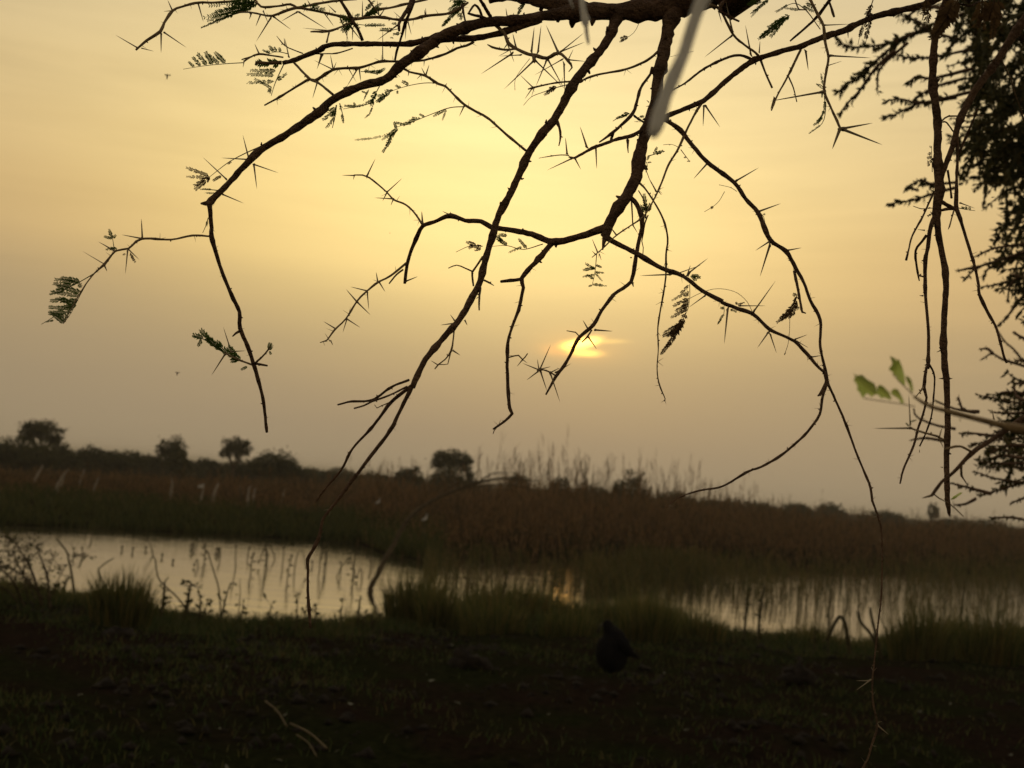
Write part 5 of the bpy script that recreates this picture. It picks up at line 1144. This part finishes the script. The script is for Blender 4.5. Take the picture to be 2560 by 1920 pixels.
# --- the rest of the tree, out of the picture: trunk, boughs overhead and their leaves
def bough(name, pts, rr, mat='bark'):
    mb = MB(); P, R_ = catmull([Vector(p) for p in pts], rr, .05); tube(mb, P, R_, 12, .14, rr[0] * 90); return put(link(name, mb.mesh(name, True), M[mat], tree))
gz = TL.z; pa = at(1790, -12, 1.31); pb_ = at(2380, -25, 1.25); pc = at(2610, 10, 1.26); pd = at(2380, -20, 1.39)
bough('trunk', [(2.35, .35, gz - .1), (2.3, .38, gz + .5), (2.2, .42, gz + 1.3), (2.02, .5, gz + 2.0), (1.85, .6, gz + 2.6)], [.17, .14, .125, .115, .10])
bough('bough', [(1.95, .55, gz + 2.3), (1.3, .75, 3.05), (.8, .95, 2.85), (pa.x + .2, pa.y - .12, pa.z + .12), pa], [.08, .06, .05, .045, .034])
bough('bough', [(1.85, .6, gz + 2.6), (1.3, .6, 3.5), (.4, .1, 3.9), (-.9, -.6, 4.1), (-2.2, -.8, 4.2)], [.09, .075, .06, .045, .02])
bough('bough', [(1.85, .6, gz + 2.6), (1.6, -.4, 3.6), (1.0, -1.6, 4.0), (.2, -2.8, 4.2)], [.08, .065, .045, .02])
bough('bough', [(1.9, .6, gz + 2.5), (2.9, .4, 3.5), (4.0, -.2, 4.0)], [.08, .06, .02])
bough('bough', [(1.9, .58, gz + 2.4), (1.3, .85, 2.9), (pb_.x + .15, pb_.y - .1, pb_.z + .15), pb_], [.05, .04, .03, .026])
bough('bough', [(1.95, .55, gz + 2.2), (1.3, .9, 2.65), pc], [.05, .035, .016])
bough('bough', [(1.3, .85, 2.9), (.9, 1.05, 2.75), pd], [.035, .025, .011])
mb = MB(); n = 5200
cen = rng.uniform((-3.0, -4.0, 3.45), (4.6, .75, 4.6), (110, 3)); idx_ = rng.integers(0, 110, n); P = cen[idx_] + rng.normal(0, 1, (n, 3)) * np.array([.30, .30, .14])
P = P[P[:, 2] > 1.9 + .62 * np.maximum(P[:, 1], 0) + .7]; n = len(P)
blades(mb, P, rng.uniform(.05, .12, n), .06, rng.normal(0, .09, (n, 2)), .3)
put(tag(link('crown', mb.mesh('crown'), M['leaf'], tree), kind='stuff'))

# ------------------------------------------------------------------ the leafy tree at the right
RT = empty('acacia_tree', (2.95, 3.6, float(hgt(2.95, 3.6)))); tag(RT, 'dense dark leafy tree, out of focus, at the right edge', 'tree')
RL = Vector(RT.location)
def putr(o): o.location = -RL; return o
sprays = [('C 1900,60 1650,150 1500,220 1350,270 1200,290 1100,270 1060,236', 50), ('C 1700,180 1500,220 1350,330 1250,420 1150,500 1075,558', 56), ('C 1420,310 1300,420 1200,560 1140,620 1085,690', 40), ('C 1800,240 1640,190 1560,130 1450,92', 46),
          ('C 1900,560 1650,620 1550,630 1450,608 1365,620', 40), ('C 1800,600 1650,625 1550,640 1450,690 1362,725', 44), ('C 1900,300 1640,352 1500,352 1430,340', 40), ('C 1900,420 1650,480 1560,468 1508,500', 40), ('C 1850,480 1700,520 1610,560 1540,600', 40),
          ('C 1800,1120 1650,1130 1580,1108 1508,1142', 44), ('C 1800,1150 1650,1190 1520,1232 1395,1250', 44), ('C 1560,1170 1500,1150', 40), ('C 1500,260 1330,420 1310,560', 30), ('C 1750,60 1600,40 1480,110', 40),
          ('g 2500,0 2212,50 1850,100 1620,200', 60), ('g 2500,60 2212,150 1900,250 1650,330 1500,460', 74), ('g 2400,300 2212,400 2050,550 2015,710', 60), ('g 2400,380 2212,450 1850,550 1690,575', 50), ('g 2300,600 2150,750 2000,950 1880,1060', 50), ('g 1650,330 1520,350 1390,380', 40),
          ('g 2400,1600 2212,1500 2100,1360 1980,1250 1900,1130', 40), ('g 2300,1573 1960,1470 1820,1400 1690,1470', 36), ('g 1830,1395 1760,1335 1680,1340', 40), ('g 2400,300 2100,200 1900,330', 80), ('g 2350,120 2050,240 1800,330 1720,450', 80), ('g 2350,520 2150,440 2050,420', 50),
          ('g 2350,1480 2200,1480 2120,1480', 50), ('g 2300,1250 2150,1180 2090,1130', 40),
          ('h 1950,250 1778,310 1640,300', 44), ('h 1950,560 1778,520 1600,480 1500,455 1330,430', 50), ('h 1950,600 1778,600 1600,605 1470,595', 46), ('h 1950,420 1778,410 1560,400 1520,460', 50), ('h 1560,840 1400,820 1250,800 1160,805', 44), ('h 1950,860 1778,850 1500,870 1250,920', 56),
          ('h 1950,1040 1778,1000 1500,960 1410,985', 60), ('h 1950,1100 1778,1100 1500,1100 1330,1080', 60), ('h 1950,1160 1778,1150 1600,1120 1420,1150', 60), ('h 1950,1260 1778,1280 1600,1340 1400,1400 1330,1415', 46), ('h 1950,1300 1778,1290 1500,1250 1300,1185', 40), ('h 1950,1360 1778,1440 1650,1490', 36),
          ('h 1450,1400 1250,1345 1070,1300', 44), ('h 1778,920 1600,930 1450,1000', 60), ('h 1778,1050 1560,1020 1440,1060', 60), ('h 1330,590 1180,570 1130,450', 36), ('h 1778,700 1650,640 1560,540', 50), ('h 1300,1450 1200,1500 1100,1510', 30), ('h 1900,1700 1700,1640 1470,1635', 40), ('h 1300,600 1090,560 900,480', 26), ('h 1100,760 900,720 720,640 690,560', 24), ('h 1000,880 800,850 660,870', 22),
          ('h 1778,760 1600,760 1480,800', 50), ('h 1778,480 1700,430 1680,330', 44)]
lm = MB(); k_ = 0
def spray_leaves(mb, P, W, step=2):
    for j in range(1, len(P), step):
        t = (P[min(j + 1, len(P) - 1)] - P[j - 1]).normalized()
        for s_ in range(4):
            s0 = (UP * random.uniform(-1.1, .6) + RIGHT * random.uniform(-.5, .5) + FWD * random.uniform(-.8, .8)); v = (s0 + t * .7).normalized() * W * random.uniform(.5, 1.3)
            c_ = P[j]; sd_ = v.cross(Vector(rng.normal(0, 1, 3))).normalized() * W * random.uniform(.15, .25)
            mb.add([c_, c_ + v * .45 + sd_, c_ + v, c_ + v * .5 - sd_], [(0, 1, 2), (0, 2, 3)])
for sp, w_ in sprays:
    q = parse(sp); d_ = 3.5 + random.uniform(-.5, .5); zs = ZM[sp[0]][2]
    P, R_ = catmull([at(x, y, d_ + .05 * i) for i, (x, y, _) in enumerate(q)], [.006 - .0045 * i / len(q) for i in range(len(q))], .012)
    mb = MB(); tube(mb, P, R_, 5, .1, k_); putr(link('branch', mb.mesh('branch', True), M['bark'], RT)); k_ += 1
    spray_leaves(lm, P[len(P) // 5:], w_ * zs * d_ / FPX * 1.15, 1)
# the dense inner foliage
poly = [(2385, -60), (2700, -60), (2700, 470), (2495, 450), (2440, 400), (2405, 345), (2470, 290), (2430, 255), (2440, 160), (2380, 80)]
poly2 = [(2420, 330), (2700, 300), (2700, 800), (2560, 800), (2530, 690), (2500, 600), (2520, 480), (2430, 420)]
poly3 = [(2530, 960), (2700, 900), (2700, 1260), (2560, 1200), (2500, 1160), (2530, 1060)]
def inside(p, pl):
    c = False
    for i in range(len(pl)):
        (x0, y0), (x1, y1) = pl[i], pl[i - 1]
        if (y0 > p[1]) != (y1 > p[1]) and p[0] < (x1 - x0) * (p[1] - y0) / (y1 - y0) + x0: c = not c
    return c
for pl, cnt in ((poly, 360), (poly2, 170), (poly3, 70)):
    done = 0
    while done < cnt:
        x, y = random.uniform(2370, 2720), random.uniform(-80, 1300)
        if not inside((x, y), pl): continue
        done += 1; d_ = random.uniform(3.2, 4.6); a_ = random.uniform(.9, 4.4); l_ = random.uniform(25, 90)
        P, R_ = catmull([at(x + l_ * random.uniform(-.3, .7), y - random.uniform(5, 45), d_ + .1), at(x, y, d_), at(x + math.cos(a_) * l_, y + math.sin(a_) * l_ * .8 + 14, d_ - .05)], [.005, .004, .002], .02)
        tube(lm, P, R_, 4); spray_leaves(lm, P, random.uniform(10, 24) * d_ / FPX, 1)
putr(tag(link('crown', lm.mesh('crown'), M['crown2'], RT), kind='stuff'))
def rb(name, pts, rr):
    mb = MB(); P, R_ = catmull([Vector(p) for p in pts], rr, .06); tube(mb, P, R_, 10, .15, rr[0] * 50); putr(link(name, mb.mesh(name, True), M['bark'], RT))
rb('trunk', [(2.95, 3.6, RL.z - .1), (2.9, 3.62, 1.2), (2.75, 3.6, 2.2), (2.6, 3.7, 3.2), (2.4, 3.8, 4.2)], [.14, .12, .10, .08, .05])
for (z0, x, y, d_) in ((1.3, 2640, 1120, 3.6), (1.8, 2600, 820, 3.6), (2.3, 2580, 520, 3.6), (2.7, 2540, 250, 3.7), (3.0, 2480, 60, 3.7)):
    e_ = at(x, y, d_); rb('bough', [(2.8, 3.62, z0 - .2), ((2.8 + e_.x) / 2, (3.6 + e_.y) / 2, (z0 + e_.z) / 2 + .08), e_], [.05, .035, .014])

# ------------------------------------------------------------------ dusty air
bm = bmesh.new(); bmesh.ops.create_cube(bm, size=1.0)
for v in bm.verts: v.co = Vector((v.co.x * 5400, v.co.y * 3700 + 1700, -1.4 + (v.co.z + .5) * 8.4))
hm = bpy.data.meshes.new('haze'); bm.to_mesh(hm); bm.free()
m, t, out = mat_base('dusty_air'); pv = N(t, 'ShaderNodeVolumePrincipled')
pv.inputs['Color'].default_value = (.92, .88, .82, 1); pv.inputs['Density'].default_value = .00068; pv.inputs['Anisotropy'].default_value = .45
L(t, pv.outputs[0], out.inputs['Volume'])
tag(link('haze', hm, m), kind='stuff')
